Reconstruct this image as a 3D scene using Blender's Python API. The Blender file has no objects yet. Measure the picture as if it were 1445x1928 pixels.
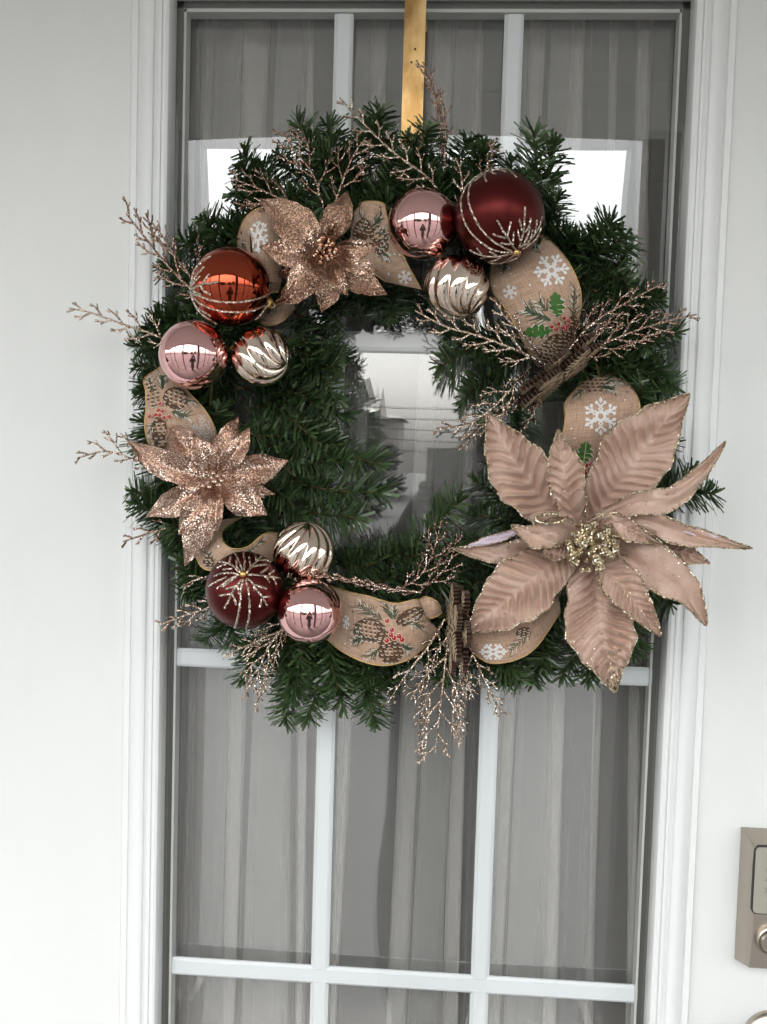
import bpy, bmesh, math, random
import numpy as np
from mathutils import Vector, Matrix
from mathutils.bvhtree import BVHTree

random.seed(7); RNG = np.random.default_rng(7)
SC = bpy.context.scene
COL = SC.collection

# ------------------------------------------------------------------ camera
FPX, CXP, CYP = 1900.0, 722.5, 964.0           # focal length and centre of the photograph, in its pixels
_rx, _ry, _rz = (math.radians(a) for a in (3.60, 3.62, 1.645))
def _rot():
    cx, sx, cy, sy, cz, sz = math.cos(_rx), math.sin(_rx), math.cos(_ry), math.sin(_ry), math.cos(_rz), math.sin(_rz)
    X = np.array([[1,0,0],[0,cx,-sx],[0,sx,cx]]); Y = np.array([[cy,0,sy],[0,1,0],[-sy,0,cy]]); Z = np.array([[cz,-sz,0],[sz,cz,0],[0,0,1]])
    return Z @ X @ Y
MROT = _rot()
def ray(px, py):
    v = MROT.T @ np.array([(px-CXP)/FPX, (py-CYP)/FPX, 1.0])
    return np.array([v[0], v[2], -v[1]])
_l, _r = ray(238.5, 964), ray(1342, 964)
_l, _r = _l/_l[1], _r/_r[1]
DIST = 0.63/(_r[0]-_l[0])
CAM = np.array([-(_l[0]+_r[0])/2*DIST, -DIST, 1.65])
def P(px, py, d=0.0):
    """the point seen at photo pixel (px,py) that stands d metres in front of the door face"""
    r = ray(px, py); return CAM + r*((-d-CAM[1])/r[1])
def ppm(d): return FPX/(DIST-d)*1.0
def PX(p):
    q = np.array([p[0]-CAM[0], -(p[2]-CAM[2]), p[1]-CAM[1]]); v = MROT @ q
    return v[0]/v[2]*FPX+CXP, v[1]/v[2]*FPX+CYP
cam_d = bpy.data.cameras.new('camera'); cam = bpy.data.objects.new('camera', cam_d); COL.objects.link(cam)
cam_d.sensor_fit = 'VERTICAL'; cam_d.sensor_height = 24; cam_d.lens = 24*FPX/1928
cam_d.clip_start = 0.02; cam_d.clip_end = 500
_ax = [MROT[0], -MROT[1], -MROT[2]]
_cols = [Vector((a[0], a[2], -a[1])) for a in _ax]
cam.matrix_world = Matrix(((_cols[0].x,_cols[1].x,_cols[2].x,CAM[0]),(_cols[0].y,_cols[1].y,_cols[2].y,CAM[1]),(_cols[0].z,_cols[1].z,_cols[2].z,CAM[2]),(0,0,0,1)))
SC.camera = cam

# ------------------------------------------------------------------ world, sun, exposure
W = bpy.data.worlds.new('World'); SC.world = W; W.use_nodes = True
_n = W.node_tree; _n.nodes.clear()
_o = _n.nodes.new('ShaderNodeOutputWorld'); _b = _n.nodes.new('ShaderNodeBackground'); _s = _n.nodes.new('ShaderNodeTexSky')
_h = _n.nodes.new('ShaderNodeHueSaturation'); _h.inputs['Saturation'].default_value = 0.16
_s.sky_type = 'NISHITA'; _s.sun_disc = False; _s.sun_elevation = math.radians(63); _s.sun_rotation = math.radians(200)
_s.air_density = 1.6; _s.dust_density = 4.0; _s.ozone_density = 1.0
_b.inputs['Strength'].default_value = 0.15
_n.links.new(_s.outputs[0], _h.inputs['Color']); _n.links.new(_h.outputs[0], _b.inputs['Color']); _n.links.new(_b.outputs[0], _o.inputs['Surface'])
sun_d = bpy.data.lights.new('sun', 'SUN'); sun = bpy.data.objects.new('sun', sun_d); COL.objects.link(sun)
sun_d.energy = 0.8; sun_d.angle = math.radians(14); sun_d.color = (1, 0.96, 0.9)
_el, _az = math.radians(63), math.radians(200)
_dir = Vector((math.sin(_az)*math.cos(_el), math.cos(_az)*math.cos(_el), math.sin(_el)))
sun.rotation_euler = _dir.to_track_quat('Z', 'Y').to_euler()
SC.view_settings.view_transform = 'Standard'; SC.view_settings.look = 'None'
SC.view_settings.exposure = 2.3; SC.view_settings.gamma = 1.0
SC.render.engine = 'CYCLES'
SC.cycles.use_denoising = True
SC.cycles.max_bounces = 9; SC.cycles.transparent_max_bounces = 16; SC.cycles.glossy_bounces = 5; SC.cycles.diffuse_bounces = 5
SC.cycles.caustics_reflective = False; SC.cycles.caustics_refractive = False
SC.cycles.sample_clamp_indirect = 6.0

# ------------------------------------------------------------------ helpers
def mat(name, color=(0.8,0.8,0.8), rough=0.5, metal=0.0, **kw):
    m = bpy.data.materials.new(name); m.use_nodes = True
    b = m.node_tree.nodes['Principled BSDF']
    b.inputs['Base Color'].default_value = (*color, 1); b.inputs['Roughness'].default_value = rough; b.inputs['Metallic'].default_value = metal
    for k, v in kw.items():
        b.inputs[k.replace('_', ' ')].default_value = v
    return m
def nt(m): return m.node_tree, m.node_tree.nodes['Principled BSDF']
def N(t, typ, **kw):
    n = t.nodes.new(typ)
    for k, v in kw.items(): setattr(n, k, v)
    return n
def ramp(t, fac, stops):
    r = t.nodes.new('ShaderNodeValToRGB'); e = r.color_ramp.elements
    while len(e) < len(stops): e.new(0.5)
    for i, (p, c) in enumerate(stops): e[i].position = p; e[i].color = (*c, 1)
    t.links.new(fac, r.inputs['Fac']); return r.outputs['Color']
def noise(t, vec, scale, detail=3.0, rough=0.5):
    n = N(t, 'ShaderNodeTexNoise'); n.inputs['Scale'].default_value = scale; n.inputs['Detail'].default_value = detail; n.inputs['Roughness'].default_value = rough
    if vec is not None: t.links.new(vec, n.inputs['Vector'])
    return n
def bump(t, b, h, strength, dist):
    u = N(t, 'ShaderNodeBump'); u.inputs['Strength'].default_value = strength; u.inputs['Distance'].default_value = dist
    t.links.new(h, u.inputs['Height']); t.links.new(u.outputs[0], b.inputs['Normal']); return u
def coord(t, which='Object'): return N(t, 'ShaderNodeTexCoord').outputs[which]
def mapping(t, vec, scale):
    m = N(t, 'ShaderNodeMapping'); m.inputs['Scale'].default_value = scale; t.links.new(vec, m.inputs['Vector']); return m.outputs[0]

class MB:
    def __init__(s): s.v = []; s.f = []; s.m = []; s.n = 0; s.uv = []
    def add(s, verts, faces, mi=0, uv=None):
        verts = np.asarray(verts, float).reshape(-1, 3)
        s.v.append(verts); o = s.n
        s.f.extend([tuple(i+o for i in f) for f in faces]); s.m.extend([mi]*len(faces)); s.n += len(verts)
        s.uv.append(np.zeros((len(verts), 2)) if uv is None else np.asarray(uv, float))
    def grid(s, G, mi=0, uv=None, flip=False, closed=False):
        nu, nv = G.shape[:2]; F = []
        for i in range(nu-1):
            for j in range(nv if closed else nv-1):
                k = (j+1) % nv
                q = (i*nv+j, (i+1)*nv+j, (i+1)*nv+k, i*nv+k)
                F.append(q[::-1] if flip else q)
        s.add(G.reshape(-1, 3), F, mi, None if uv is None else uv.reshape(-1, 2))
    def box(s, x0, x1, y0, y1, z0, z1, mi=0):
        v = [(x,y,z) for z in (z0,z1) for y in (y0,y1) for x in (x0,x1)]
        s.add(v, [(0,2,3,1),(4,5,7,6),(0,1,5,4),(2,6,7,3),(0,4,6,2),(1,3,7,5)], mi)
    def tube(s, pts, rad, sides=6, mi=0, jit=0.0, caps=True):
        pts = np.asarray(pts, float); n = len(pts)
        rad = np.broadcast_to(np.asarray(rad, float), (n,)).copy()
        t = np.gradient(pts, axis=0); t /= np.linalg.norm(t, axis=1)[:,None]+1e-12
        a = np.array([0,0,1.0]) if abs(t[0][2]) < .9 else np.array([1.0,0,0])
        u = np.cross(t[0], a); u /= np.linalg.norm(u); R = []
        ang = np.arange(sides)*2*math.pi/sides; ca, sa = np.cos(ang)[:,None], np.sin(ang)[:,None]
        for i in range(n):
            u = u - t[i]*(u@t[i]); u /= np.linalg.norm(u)+1e-12; w = np.cross(t[i], u)
            rr = rad[i]*(1+jit*(RNG.random((sides,1))*2-1)) if jit else rad[i]
            R.append(pts[i] + rr*(ca*u+sa*w))
        s.grid(np.array(R), mi, closed=True)
        if caps:
            o = s.n - n*sides
            s.f.append(tuple(o+i for i in range(sides))); s.m.append(mi)
            s.f.append(tuple(o+(n-1)*sides+i for i in range(sides))[::-1]); s.m.append(mi)
    def data(s, name, mats, smooth=True):
        me = bpy.data.meshes.new(name); V = np.concatenate(s.v) if s.v else np.zeros((0,3))
        me.from_pydata(V.tolist(), [], s.f)
        for m in mats: me.materials.append(m)
        me.polygons.foreach_set('material_index', s.m)
        me.polygons.foreach_set('use_smooth', [smooth]*len(s.f))
        U = np.concatenate(s.uv)
        if U.any():
            l = me.uv_layers.new(name='UVMap'); idx = np.zeros(len(me.loops), int); me.loops.foreach_get('vertex_index', idx)
            l.data.foreach_set('uv', U[idx].ravel())
        me.update(); return me
    def build(s, name, mats, parent=None, smooth=True, kind=None, label=None, auto=None):
        if not isinstance(mats, (list, tuple)): mats = [mats]
        me = s.data(name, mats, smooth)
        o = bpy.data.objects.new(name, me); COL.objects.link(o)
        if parent is not None: attach(o, parent)
        if kind: o['kind'] = kind
        if label: o['label'] = label
        if auto:
            me.update()
            bm = bmesh.new(); bm.from_mesh(me)
            for e in bm.edges:
                if len(e.link_faces) == 2 and e.calc_face_angle(0) > auto: e.smooth = False
            bm.to_mesh(me); bm.free()
        return o
ROOTLOC = {}
def wloc(o):
    return o.location + (wloc(o.parent) if o.parent else Vector((0,0,0)))
def attach(o, parent):
    """parts are modelled in world coordinates; keep them there under a thing that only has a location"""
    o.parent = parent; o.location = -wloc(parent)
def thing(name, label, cat, loc, group=None):
    o = bpy.data.objects.new(name, None); COL.objects.link(o); o.location = Vector([float(c) for c in loc]); o.empty_display_size = 0.02
    o['label'] = label; o['category'] = cat
    if group: o['group'] = group
    return o
def tagt(o, label, cat, group=None):
    o['label'] = label; o['category'] = cat
    if group: o['group'] = group
    return o
def struct(o): o['kind'] = 'structure'; return o
def catmull(pts, n):
    """n points along a Catmull-Rom curve through pts (any dimension)"""
    p = np.asarray(pts, float)
    if len(p) == 2: return p[0] + (p[1]-p[0])*np.linspace(0,1,n)[:,None]
    seg = np.linalg.norm(np.diff(p[:, :2], axis=0), axis=1); cum = np.r_[0, np.cumsum(seg)]
    q = np.vstack([2*p[0]-p[1], p, 2*p[-1]-p[-2]]); out = []
    for t in np.linspace(0, cum[-1], n):
        i = min(np.searchsorted(cum, t, 'right')-1, len(p)-2); u = (t-cum[i])/(cum[i+1]-cum[i]+1e-12)
        a, b, c, d = q[i], q[i+1], q[i+2], q[i+3]
        out.append(0.5*((2*b)+(c-a)*u+(2*a-5*b+4*c-d)*u*u+(3*b-a-3*c+d)*u**3))
    return np.array(out)
class Z:
    """a photo detail read at magnification k with its corner at (x0,y0)"""
    def __init__(s, x0, y0, k): s.x0, s.y0, s.k = x0, y0, k
    def __call__(s, pts): return [(s.x0+p[0]/s.k, s.y0+p[1]/s.k, *p[2:]) for p in pts]
    def r(s, v): return v/s.k
def normals(G):
    du = np.gradient(G, axis=0); dv = np.gradient(G, axis=1)
    n = np.cross(du, dv); n /= np.linalg.norm(n, axis=2)[:,:,None]+1e-12
    c = CAM - G
    sgn = np.sign((n*c).sum()); return n*(sgn if sgn else 1)

# ------------------------------------------------------------------ materials
M = {}
def glitter(name, dark, mid, light, cell=0.0012, tilt=0.9, rough=0.28):
    m = mat(name, mid, rough, 1.0); t, b = nt(m)
    co = coord(t); v = N(t, 'ShaderNodeTexVoronoi'); v.inputs['Scale'].default_value = 1/cell; t.links.new(co, v.inputs['Vector'])
    sep = N(t, 'ShaderNodeSeparateColor'); t.links.new(v.outputs['Color'], sep.inputs[0])
    t.links.new(ramp(t, sep.outputs[2], [(0.0, dark), (0.42, mid), (0.68, mid), (0.95, light)]), b.inputs['Base Color'])  # part of the sparkle is painted: flake colours run from dark to bright
    g = N(t, 'ShaderNodeNewGeometry')
    s1 = N(t, 'ShaderNodeVectorMath', operation='SUBTRACT'); t.links.new(v.outputs['Color'], s1.inputs[0]); s1.inputs[1].default_value = (.5,.5,.5)
    s2 = N(t, 'ShaderNodeVectorMath', operation='SCALE'); t.links.new(s1.outputs[0], s2.inputs[0]); s2.inputs['Scale'].default_value = tilt
    s3 = N(t, 'ShaderNodeVectorMath', operation='ADD'); t.links.new(s2.outputs[0], s3.inputs[0]); t.links.new(g.outputs['Normal'], s3.inputs[1])
    s4 = N(t, 'ShaderNodeVectorMath', operation='NORMALIZE'); t.links.new(s3.outputs[0], s4.inputs[0])
    t.links.new(s4.outputs[0], b.inputs['Normal']); return m
M['door'] = mat('door_paint', (0.80,0.81,0.79), 0.42)
t, b = nt(M['door']); n0 = noise(t, mapping(t, coord(t), (5,5,2.2)), 1, 5, .65); t.links.new(ramp(t, n0.outputs[0], [(.3,(.735,.745,.728)),(.5,(.77,.78,.762)),(.75,(.79,.795,.78))]), b.inputs['Base Color']); n_ = noise(t, coord(t), 260, 4); bump(t, b, n_.outputs[0], 0.12, 0.0008)
M['trim'] = mat('trim_paint', (0.81,0.82,0.815), 0.33)
t, b = nt(M['trim']); n_ = noise(t, mapping(t, coord(t), (300,300,12)), 1, 3); bump(t, b, n_.outputs[0], 0.10, 0.0006)
M['grille'] = mat('grille_paint', (0.80,0.83,0.845), 0.30)
M['spacer'] = mat('spacer', (0.62,0.63,0.60), 0.45)
M['edge_dark'] = mat('edge_strip', (0.10,0.10,0.09), 0.6)  # dark strip between the frame and the spacer
M['bronze_glitter'] = glitter('dull_bronze_glitter', (0.18,0.095,0.062), (0.36,0.215,0.15), (0.85,0.66,0.52), 0.00075, 0.85)
M['rose_glitter'] = glitter('rose_gold_glitter', (0.24,0.13,0.09), (0.45,0.28,0.205), (0.95,0.80,0.68), 0.00075, 0.8)
M['sprig_bronze'] = glitter('bronze_glitter', (0.10,0.045,0.03), (0.47,0.295,0.215), (1.0,0.94,0.86), 0.0009, 1.4, 0.2)
M['sprig_gold'] = glitter('champagne_glitter', (0.22,0.13,0.085), (0.66,0.50,0.375), (1.0,0.97,0.92), 0.0009, 1.4, 0.2)
M['gold_glitter'] = glitter('gold_glitter', (0.25,0.18,0.09), (0.62,0.51,0.33), (1.0,0.96,0.82), 0.0014, 1.4)
M['line_glitter'] = glitter('silver_gold_glitter', (0.25,0.19,0.14), (0.62,0.52,0.42), (1.0,0.96,0.88), 0.0012, 1.2)
M['thread'] = mat('gold_thread', (0.62,0.42,0.16), 0.35, 0.7)
def chrome(name, col, rough):
    m = mat(name, col, rough, 1.0); t, b = nt(m)
    n = noise(t, coord(t), 900, 2); r = N(t, 'ShaderNodeMapRange'); t.links.new(n.outputs[0], r.inputs[0])
    r.inputs[3].default_value = max(0, rough-0.008); r.inputs[4].default_value = rough+0.02; t.links.new(r.outputs[0], b.inputs['Roughness'])
    n2 = noise(t, coord(t), 45, 2); bump(t, b, n2.outputs[0], 0.05, 0.001)
    vo = N(t, 'ShaderNodeTexVoronoi'); vo.inputs['Scale'].default_value = 150; t.links.new(coord(t), vo.inputs['Vector']); sp = N(t, 'ShaderNodeSeparateColor'); t.links.new(vo.outputs['Color'], sp.inputs[0])
    lt = N(t, 'ShaderNodeMath', operation='MULTIPLY_ADD'); t.links.new(sp.outputs[0], lt.inputs[0]); lt.inputs[1].default_value = .12; lt.inputs[2].default_value = -.075     # a few specks of dust and stray glitter
    cm = N(t, 'ShaderNodeMath', operation='LESS_THAN'); t.links.new(vo.outputs['Distance'], cm.inputs[0]); t.links.new(lt.outputs[0], cm.inputs[1])
    mx = N(t, 'ShaderNodeMix', data_type='RGBA'); t.links.new(cm.outputs[0], mx.inputs[0]); mx.inputs[6].default_value = (*col, 1); mx.inputs[7].default_value = (.85,.78,.7,1); t.links.new(mx.outputs[2], b.inputs['Base Color'])
    return m
M['pink'] = chrome('pink_mirror', (0.80,0.47,0.46), 0.02)
M['copper'] = chrome('copper_mirror', (0.36,0.066,0.032), 0.03)
M['champagne'] = chrome('champagne_mirror', (0.80,0.68,0.575), 0.05)
M['burgundy'] = mat('burgundy_satin', (0.085,0.010,0.009), 0.34, 0.85)
t, b = nt(M['burgundy']); n_ = noise(t, coord(t), 1400, 2); bump(t, b, n_.outputs[0], 0.10, 0.0004)
M['brass_cap'] = mat('brass_cap', (0.75,0.5,0.18), 0.3, 1.0)
# brass strip, its mottled reflections put into the colour and roughness
M['brass'] = mat('brushed_brass', (0.70,0.42,0.15), 0.3, 1.0); t, b = nt(M['brass'])
n_ = noise(t, mapping(t, coord(t), (30,30,14)), 1, 4, 0.6)
t.links.new(ramp(t, n_.outputs[0], [(0.38,(0.46,0.27,0.10)),(0.55,(0.78,0.52,0.23)),(0.7,(0.86,0.64,0.34))]), b.inputs['Base Color'])
n2 = noise(t, mapping(t, coord(t), (900,900,20)), 1, 2); bump(t, b, n2.outputs[0], 0.08, 0.0003)
r_ = N(t, 'ShaderNodeMapRange'); t.links.new(n_.outputs[0], r_.inputs[0]); r_.inputs[3].default_value = 0.22; r_.inputs[4].default_value = 0.55; t.links.new(r_.outputs[0], b.inputs['Roughness'])
# pine needles
M['needle'] = mat('pine_needle', (0.02,0.06,0.025), 0.32); t, b = nt(M['needle'])
g_ = N(t, 'ShaderNodeNewGeometry'); oi = N(t, 'ShaderNodeObjectInfo'); mx = N(t, 'ShaderNodeMath', operation='MULTIPLY_ADD')
t.links.new(g_.outputs['Random Per Island'], mx.inputs[0]); mx.inputs[1].default_value = 0.7
m3 = N(t, 'ShaderNodeMath', operation='MULTIPLY'); t.links.new(oi.outputs['Random'], m3.inputs[0]); m3.inputs[1].default_value = 0.3; t.links.new(m3.outputs[0], mx.inputs[2])
t.links.new(ramp(t, mx.outputs[0], [(0.0,(0.032,0.060,0.020)),(0.45,(0.056,0.102,0.036)),(0.8,(0.082,0.142,0.054)),(1.0,(0.14,0.19,0.095))]), b.inputs['Base Color'])
b.inputs['Specular IOR Level'].default_value = 0.8
M['stem'] = mat('wreath_wire', (0.10,0.075,0.02), 0.6)
# velvet
def velvet(name, a, c):
    m = mat(name, a, 0.37); t, b = nt(m)
    n = noise(t, coord(t), 60, 4, 0.6); t.links.new(ramp(t, n.outputs[0], [(0.3,a),(0.7,c)]), b.inputs['Base Color'])
    n2 = noise(t, coord(t), 1500, 2); bump(t, b, n2.outputs[0], 0.25, 0.0006)
    b.inputs['Sheen Weight'].default_value = 0.4; b.inputs['Sheen Roughness'].default_value = 0.4; b.inputs['Sheen Tint'].default_value = (1,0.86,0.78,1)
    return m
M['velvet'] = velvet('blush_velvet', (0.46,0.302,0.225), (0.575,0.405,0.318))
M['lavender'] = mat('lavender_backing', (0.62,0.52,0.60), 0.6)
# burlap: linen threads along both directions of the ribbon
M['burlap'] = mat('burlap', (0.45,0.29,0.18), 0.85); t, b = nt(M['burlap'])
uv = coord(t, 'UV'); na = noise(t, mapping(t, uv, (60,1300,1)), 1, 2); nb = noise(t, mapping(t, uv, (1300,60,1)), 1, 2)
ad = N(t, 'ShaderNodeMath', operation='ADD'); t.links.new(na.outputs[0], ad.inputs[0]); t.links.new(nb.outputs[0], ad.inputs[1])
hv = N(t, 'ShaderNodeMath', operation='MULTIPLY'); t.links.new(ad.outputs[0], hv.inputs[0]); hv.inputs[1].default_value = 0.5
t.links.new(ramp(t, hv.outputs[0], [(0.30,(0.20,0.115,0.07)),(0.46,(0.45,0.29,0.195)),(0.56,(0.54,0.37,0.265)),(0.72,(0.68,0.51,0.39))]), b.inputs['Base Color'])
bump(t, b, hv.outputs[0], 0.5, 0.0008); b.inputs['Sheen Weight'].default_value = 0.15
for k_, c_ in dict(white=(0.80,0.78,0.76), pgreen=(0.025,0.06,0.03), pwhite=(0.72,0.68,0.60), pbrown=(0.065,0.03,0.015), pbrown2=(0.14,0.066,0.03), cream=(0.74,0.62,0.46), holly=(0.045,0.145,0.02), berry=(0.38,0.012,0.015), pgrey=(0.62,0.58,0.56)).items():
    M[k_] = mat('print_'+k_, c_, 0.7 if k_ != 'berry' else 0.4)
M['wood_face'] = mat('pale_wood', (0.62,0.46,0.29), 0.6); t, b = nt(M['wood_face'])
n_ = noise(t, mapping(t, coord(t), (60,600,600)), 1, 3); t.links.new(ramp(t, n_.outputs[0], [(0.3,(0.56,0.42,0.26)),(0.7,(0.74,0.60,0.42))]), b.inputs['Base Color'])
M['wood_edge'] = mat('scorched_wood', (0.095,0.042,0.018), 0.65); t, b = nt(M['wood_edge'])
n_ = noise(t, coord(t), 500, 3); t.links.new(ramp(t, n_.outputs[0], [(0.3,(0.02,0.009,0.005)),(0.7,(0.075,0.032,0.014))]), b.inputs['Base Color'])
M['nickel'] = mat('satin_nickel', (0.47,0.42,0.36), 0.32, 1.0); t, b = nt(M['nickel'])
n_ = noise(t, mapping(t, coord(t), (1500,1500,30)), 1, 2); bump(t, b, n_.outputs[0], 0.06, 0.0003)
M['keypad'] = mat('keypad_grey', (0.34,0.33,0.27), 0.4)
M['keyink'] = mat('keypad_ink', (0.22,0.215,0.17), 0.5)
M['gap'] = mat('dark_gap', (0.02,0.02,0.02), 0.6)
M['tag'] = mat('paper_tag', (0.80,0.79,0.83), 0.6)
# glass: one thin sheet, about 8 % mirror head-on
def sheet(name, r0):
    m = bpy.data.materials.new(name); m.use_nodes = True; t = m.node_tree; t.nodes.clear()
    o = N(t, 'ShaderNodeOutputMaterial'); mixn = N(t, 'ShaderNodeMixShader'); tr = N(t, 'ShaderNodeBsdfTransparent'); gl = N(t, 'ShaderNodeBsdfGlossy')
    gl.inputs['Roughness'].default_value = 0.0; tr.inputs['Color'].default_value = (0.985,0.99,0.985,1)
    g = N(t, 'ShaderNodeNewGeometry'); dt = N(t, 'ShaderNodeVectorMath', operation='DOT_PRODUCT'); t.links.new(g.outputs['Incoming'], dt.inputs[0]); t.links.new(g.outputs['Normal'], dt.inputs[1])
    ab = N(t, 'ShaderNodeMath', operation='ABSOLUTE'); t.links.new(dt.outputs['Value'], ab.inputs[0]); om = N(t, 'ShaderNodeMath', operation='SUBTRACT'); om.inputs[0].default_value = 1; t.links.new(ab.outputs[0], om.inputs[1])
    pw = N(t, 'ShaderNodeMath', operation='POWER'); t.links.new(om.outputs[0], pw.inputs[0]); pw.inputs[1].default_value = 5
    fr = N(t, 'ShaderNodeMath', operation='MULTIPLY_ADD'); t.links.new(pw.outputs[0], fr.inputs[0]); fr.inputs[1].default_value = 1-r0; fr.inputs[2].default_value = r0
    t.links.new(fr.outputs[0], mixn.inputs[0]); t.links.new(tr.outputs[0], mixn.inputs[1]); t.links.new(gl.outputs[0], mixn.inputs[2]); t.links.new(mixn.outputs[0], o.inputs['Surface']); return m
M['glass'] = sheet('window_glass', 0.085); M['glass_inner'] = sheet('coated_glass', 0.24)
# sheer curtain: thin white voile, denser where it is seen edge-on
m = bpy.data.materials.new('sheer_voile'); m.use_nodes = True; t = m.node_tree; t.nodes.clear(); M['voile'] = m
o_ = N(t, 'ShaderNodeOutputMaterial'); mixn = N(t, 'ShaderNodeMixShader'); tr = N(t, 'ShaderNodeBsdfTransparent'); df = N(t, 'ShaderNodeBsdfDiffuse')
df.inputs['Color'].default_value = (0.93,0.905,0.87,1); lw = N(t, 'ShaderNodeLayerWeight'); lw.inputs['Blend'].default_value = 0.35
nz = noise(t, mapping(t, coord(t), (900,60,3)), 1, 3); mr = N(t, 'ShaderNodeMapRange'); t.links.new(nz.outputs[0], mr.inputs[0]); mr.inputs[3].default_value = -0.04; mr.inputs[4].default_value = 0.05
ma = N(t, 'ShaderNodeMath', operation='MULTIPLY_ADD'); t.links.new(lw.outputs['Facing'], ma.inputs[0]); ma.inputs[1].default_value = 0.45; ma.inputs[2].default_value = 0.19
mb_ = N(t, 'ShaderNodeMath', operation='ADD'); mb_.use_clamp = True; t.links.new(ma.outputs[0], mb_.inputs[0]); t.links.new(mr.outputs[0], mb_.inputs[1])
t.links.new(mb_.outputs[0], mixn.inputs[0]); t.links.new(tr.outputs[0], mixn.inputs[1]); t.links.new(df.outputs[0], mixn.inputs[2]); t.links.new(mixn.outputs[0], o_.inputs['Surface'])
M['room'] = mat('room_wall', (0.13,0.125,0.12), 0.9)
M['ceil'] = mat('porch_ceiling', (0.82,0.81,0.79), 0.7)
M['post'] = mat('porch_post', (0.16,0.15,0.14), 0.5)
M['siding'] = mat('siding', (0.74,0.74,0.72), 0.6)
M['floor'] = mat('porch_boards', (0.10,0.097,0.094), 0.7)
M['brick'] = mat('far_brick', (0.34,0.20,0.16), 0.8)
M['stone'] = mat('far_stone', (0.42,0.39,0.36), 0.8)
M['street'] = mat('street', (0.08,0.08,0.08), 0.85)
M['phone'] = mat('phone_shell', (0.20,0.20,0.20), 0.3)
M['far_window'] = mat('far_window', (0.10,0.10,0.11), 0.2)
M['coat'] = mat('coat_cloth', (0.09,0.09,0.095), 0.8)
M['skin'] = mat('skin', (0.55,0.36,0.28), 0.5)
M['hair'] = mat('hair', (0.05,0.03,0.02), 0.6)
# ------------------------------------------------------------------ the place seen in the reflections: porch, street, far houses
def mirror(px, py, s):
    """the place s metres out from the door whose reflection in the pane is seen at (px,py)"""
    p = P(px, py, -s); return np.array([p[0], -s, p[2]])
PS = 1.5
beam_z = mirror(770, 252, PS)[2]; lx = mirror(336, 500, PS)[0]; rx = mirror(1213, 500, PS)[0]
mb = MB(); mb.box(-60, 60, -90, -PS-.25, -0.55, -0.45); struct(mb.build('street', M['street'], smooth=False))
mb = MB(); mb.box(-6, 6, -PS-.2, 0.0, -0.45, 0.0); struct(mb.build('porch_floor', M['floor'], smooth=False))
mb = MB(); mb.box(-6, 6, -PS-.3, 0.0, beam_z+0.16, beam_z+0.24); struct(mb.build('porch_ceiling', M['ceil'], smooth=False))
mb = MB(); xs = np.linspace(-6, 6, 97)
def arch(x): return beam_z + (0.035*(1-(x/.85)**2) if abs(x) < .85 else 0)   # a shallow arched fascia over the steps
for xa, xb in zip(xs[:-1], xs[1:]):
    za, zb = arch(xa), arch(xb)
    mb.add([(xa,-PS-.1,za),(xb,-PS-.1,zb),(xb,-PS-.1,beam_z+.16),(xa,-PS-.1,beam_z+.16),(xa,-PS,za),(xb,-PS,zb),(xb,-PS,beam_z+.16),(xa,-PS,beam_z+.16)], [(0,1,2,3),(7,6,5,4),(0,4,5,1)])
struct(mb.build('porch_roof_beam', M['ceil'], smooth=False))
mb = MB(); mb.box(-6, -0.52, 0.0, 0.2, -0.1, 3.2); mb.box(0.52, 6, 0.0, 0.2, -0.1, 3.2); mb.box(-0.52, 0.52, 0.0, 0.2, 2.2, 3.2)
struct(mb.build('house_wall', M['siding'], smooth=False))
for x, hw_ in ((lx-.05,.04), (rx+.11,.105), (lx-1.15,.04), (rx+1.1,.04), (lx-2.6,.04), (rx+2.5,.04)):
    mb = MB(); mb.box(x-hw_, x+hw_, -PS-.09, -PS-.01, 0.0, beam_z+.15); mb.box(x-hw_-.02, x+hw_+.02, -PS-.11, -PS+.01, 0.0, .12)
    struct(mb.build('porch_post', M['post'], smooth=False))
for za in (.16, .88):
    for x0_, x1_ in ((-5.9, lx-.09), (rx+.215, 5.9)):
        mb = MB(); mb.box(x0_, x1_, -PS-.07, -PS-.03, za, za+.04); struct(mb.build('porch_rail', M['post'], smooth=False))
for k in range(5):                                               # overhead wires crossing the sky
    a = mirror(640, 735+19*k, 16); c = mirror(930, 742+22*k, 16); d = c-a; mb = MB()
    mb.tube([a+d*u+np.array([0,0,-.25*(1-(2*u-1)**2/9)]) for u in np.linspace(-3,4,30)], .008, 4); struct(mb.build('overhead_wire', M['gap']))
# far houses across the street
hz = mirror(722, 850, 40.0)[2]
def house(px0, px1, pyt, s, wm, seed):
    r = random.Random(seed); a = mirror(px0, pyt, s); c = mirror(px1, pyt, s); w = c[0]-a[0]; rh = 1.2 if wm is M['brick'] else .25
    e = thing('far_house', ('pale stone house with a spire across the street', 'wide brick house reflected beside the porch post', 'low brick terrace across the street', 'stone block beyond the low terrace', 'tall brick house at the end of the street')[seed], 'house', (a[0], -s, -.45))
    m_ = MB(); m_.box(a[0], c[0], -s-6, -s, -.45, a[2]); m_.build('wall', wm, e, False)
    m_ = MB(); m_.add([(a[0]-.3,-s+.3,a[2]),(c[0]+.3,-s+.3,a[2]),(c[0]+.3,-s-6.3,a[2]),(a[0]-.3,-s-6.3,a[2]),(a[0]+w*.2,-s-3,a[2]+rh),(c[0]-w*.2,-s-3,a[2]+rh)], [(0,1,5,4),(2,3,4,5),(1,2,5),(3,0,4)]); m_.build('roof', M['stone'], e, False)
    nw = max(2, int(w/2))
    for i in range(nw):
        for z in (0.8, 3.6):
            if z+1.4 < a[2]:
                x = a[0]+w*(i+.5)/nw; m_ = MB(); m_.box(x-.3, x+.3, -s, -s+.05, z, z+1.0); m_.build('window', M['far_window'], e, False)
    return e
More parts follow.
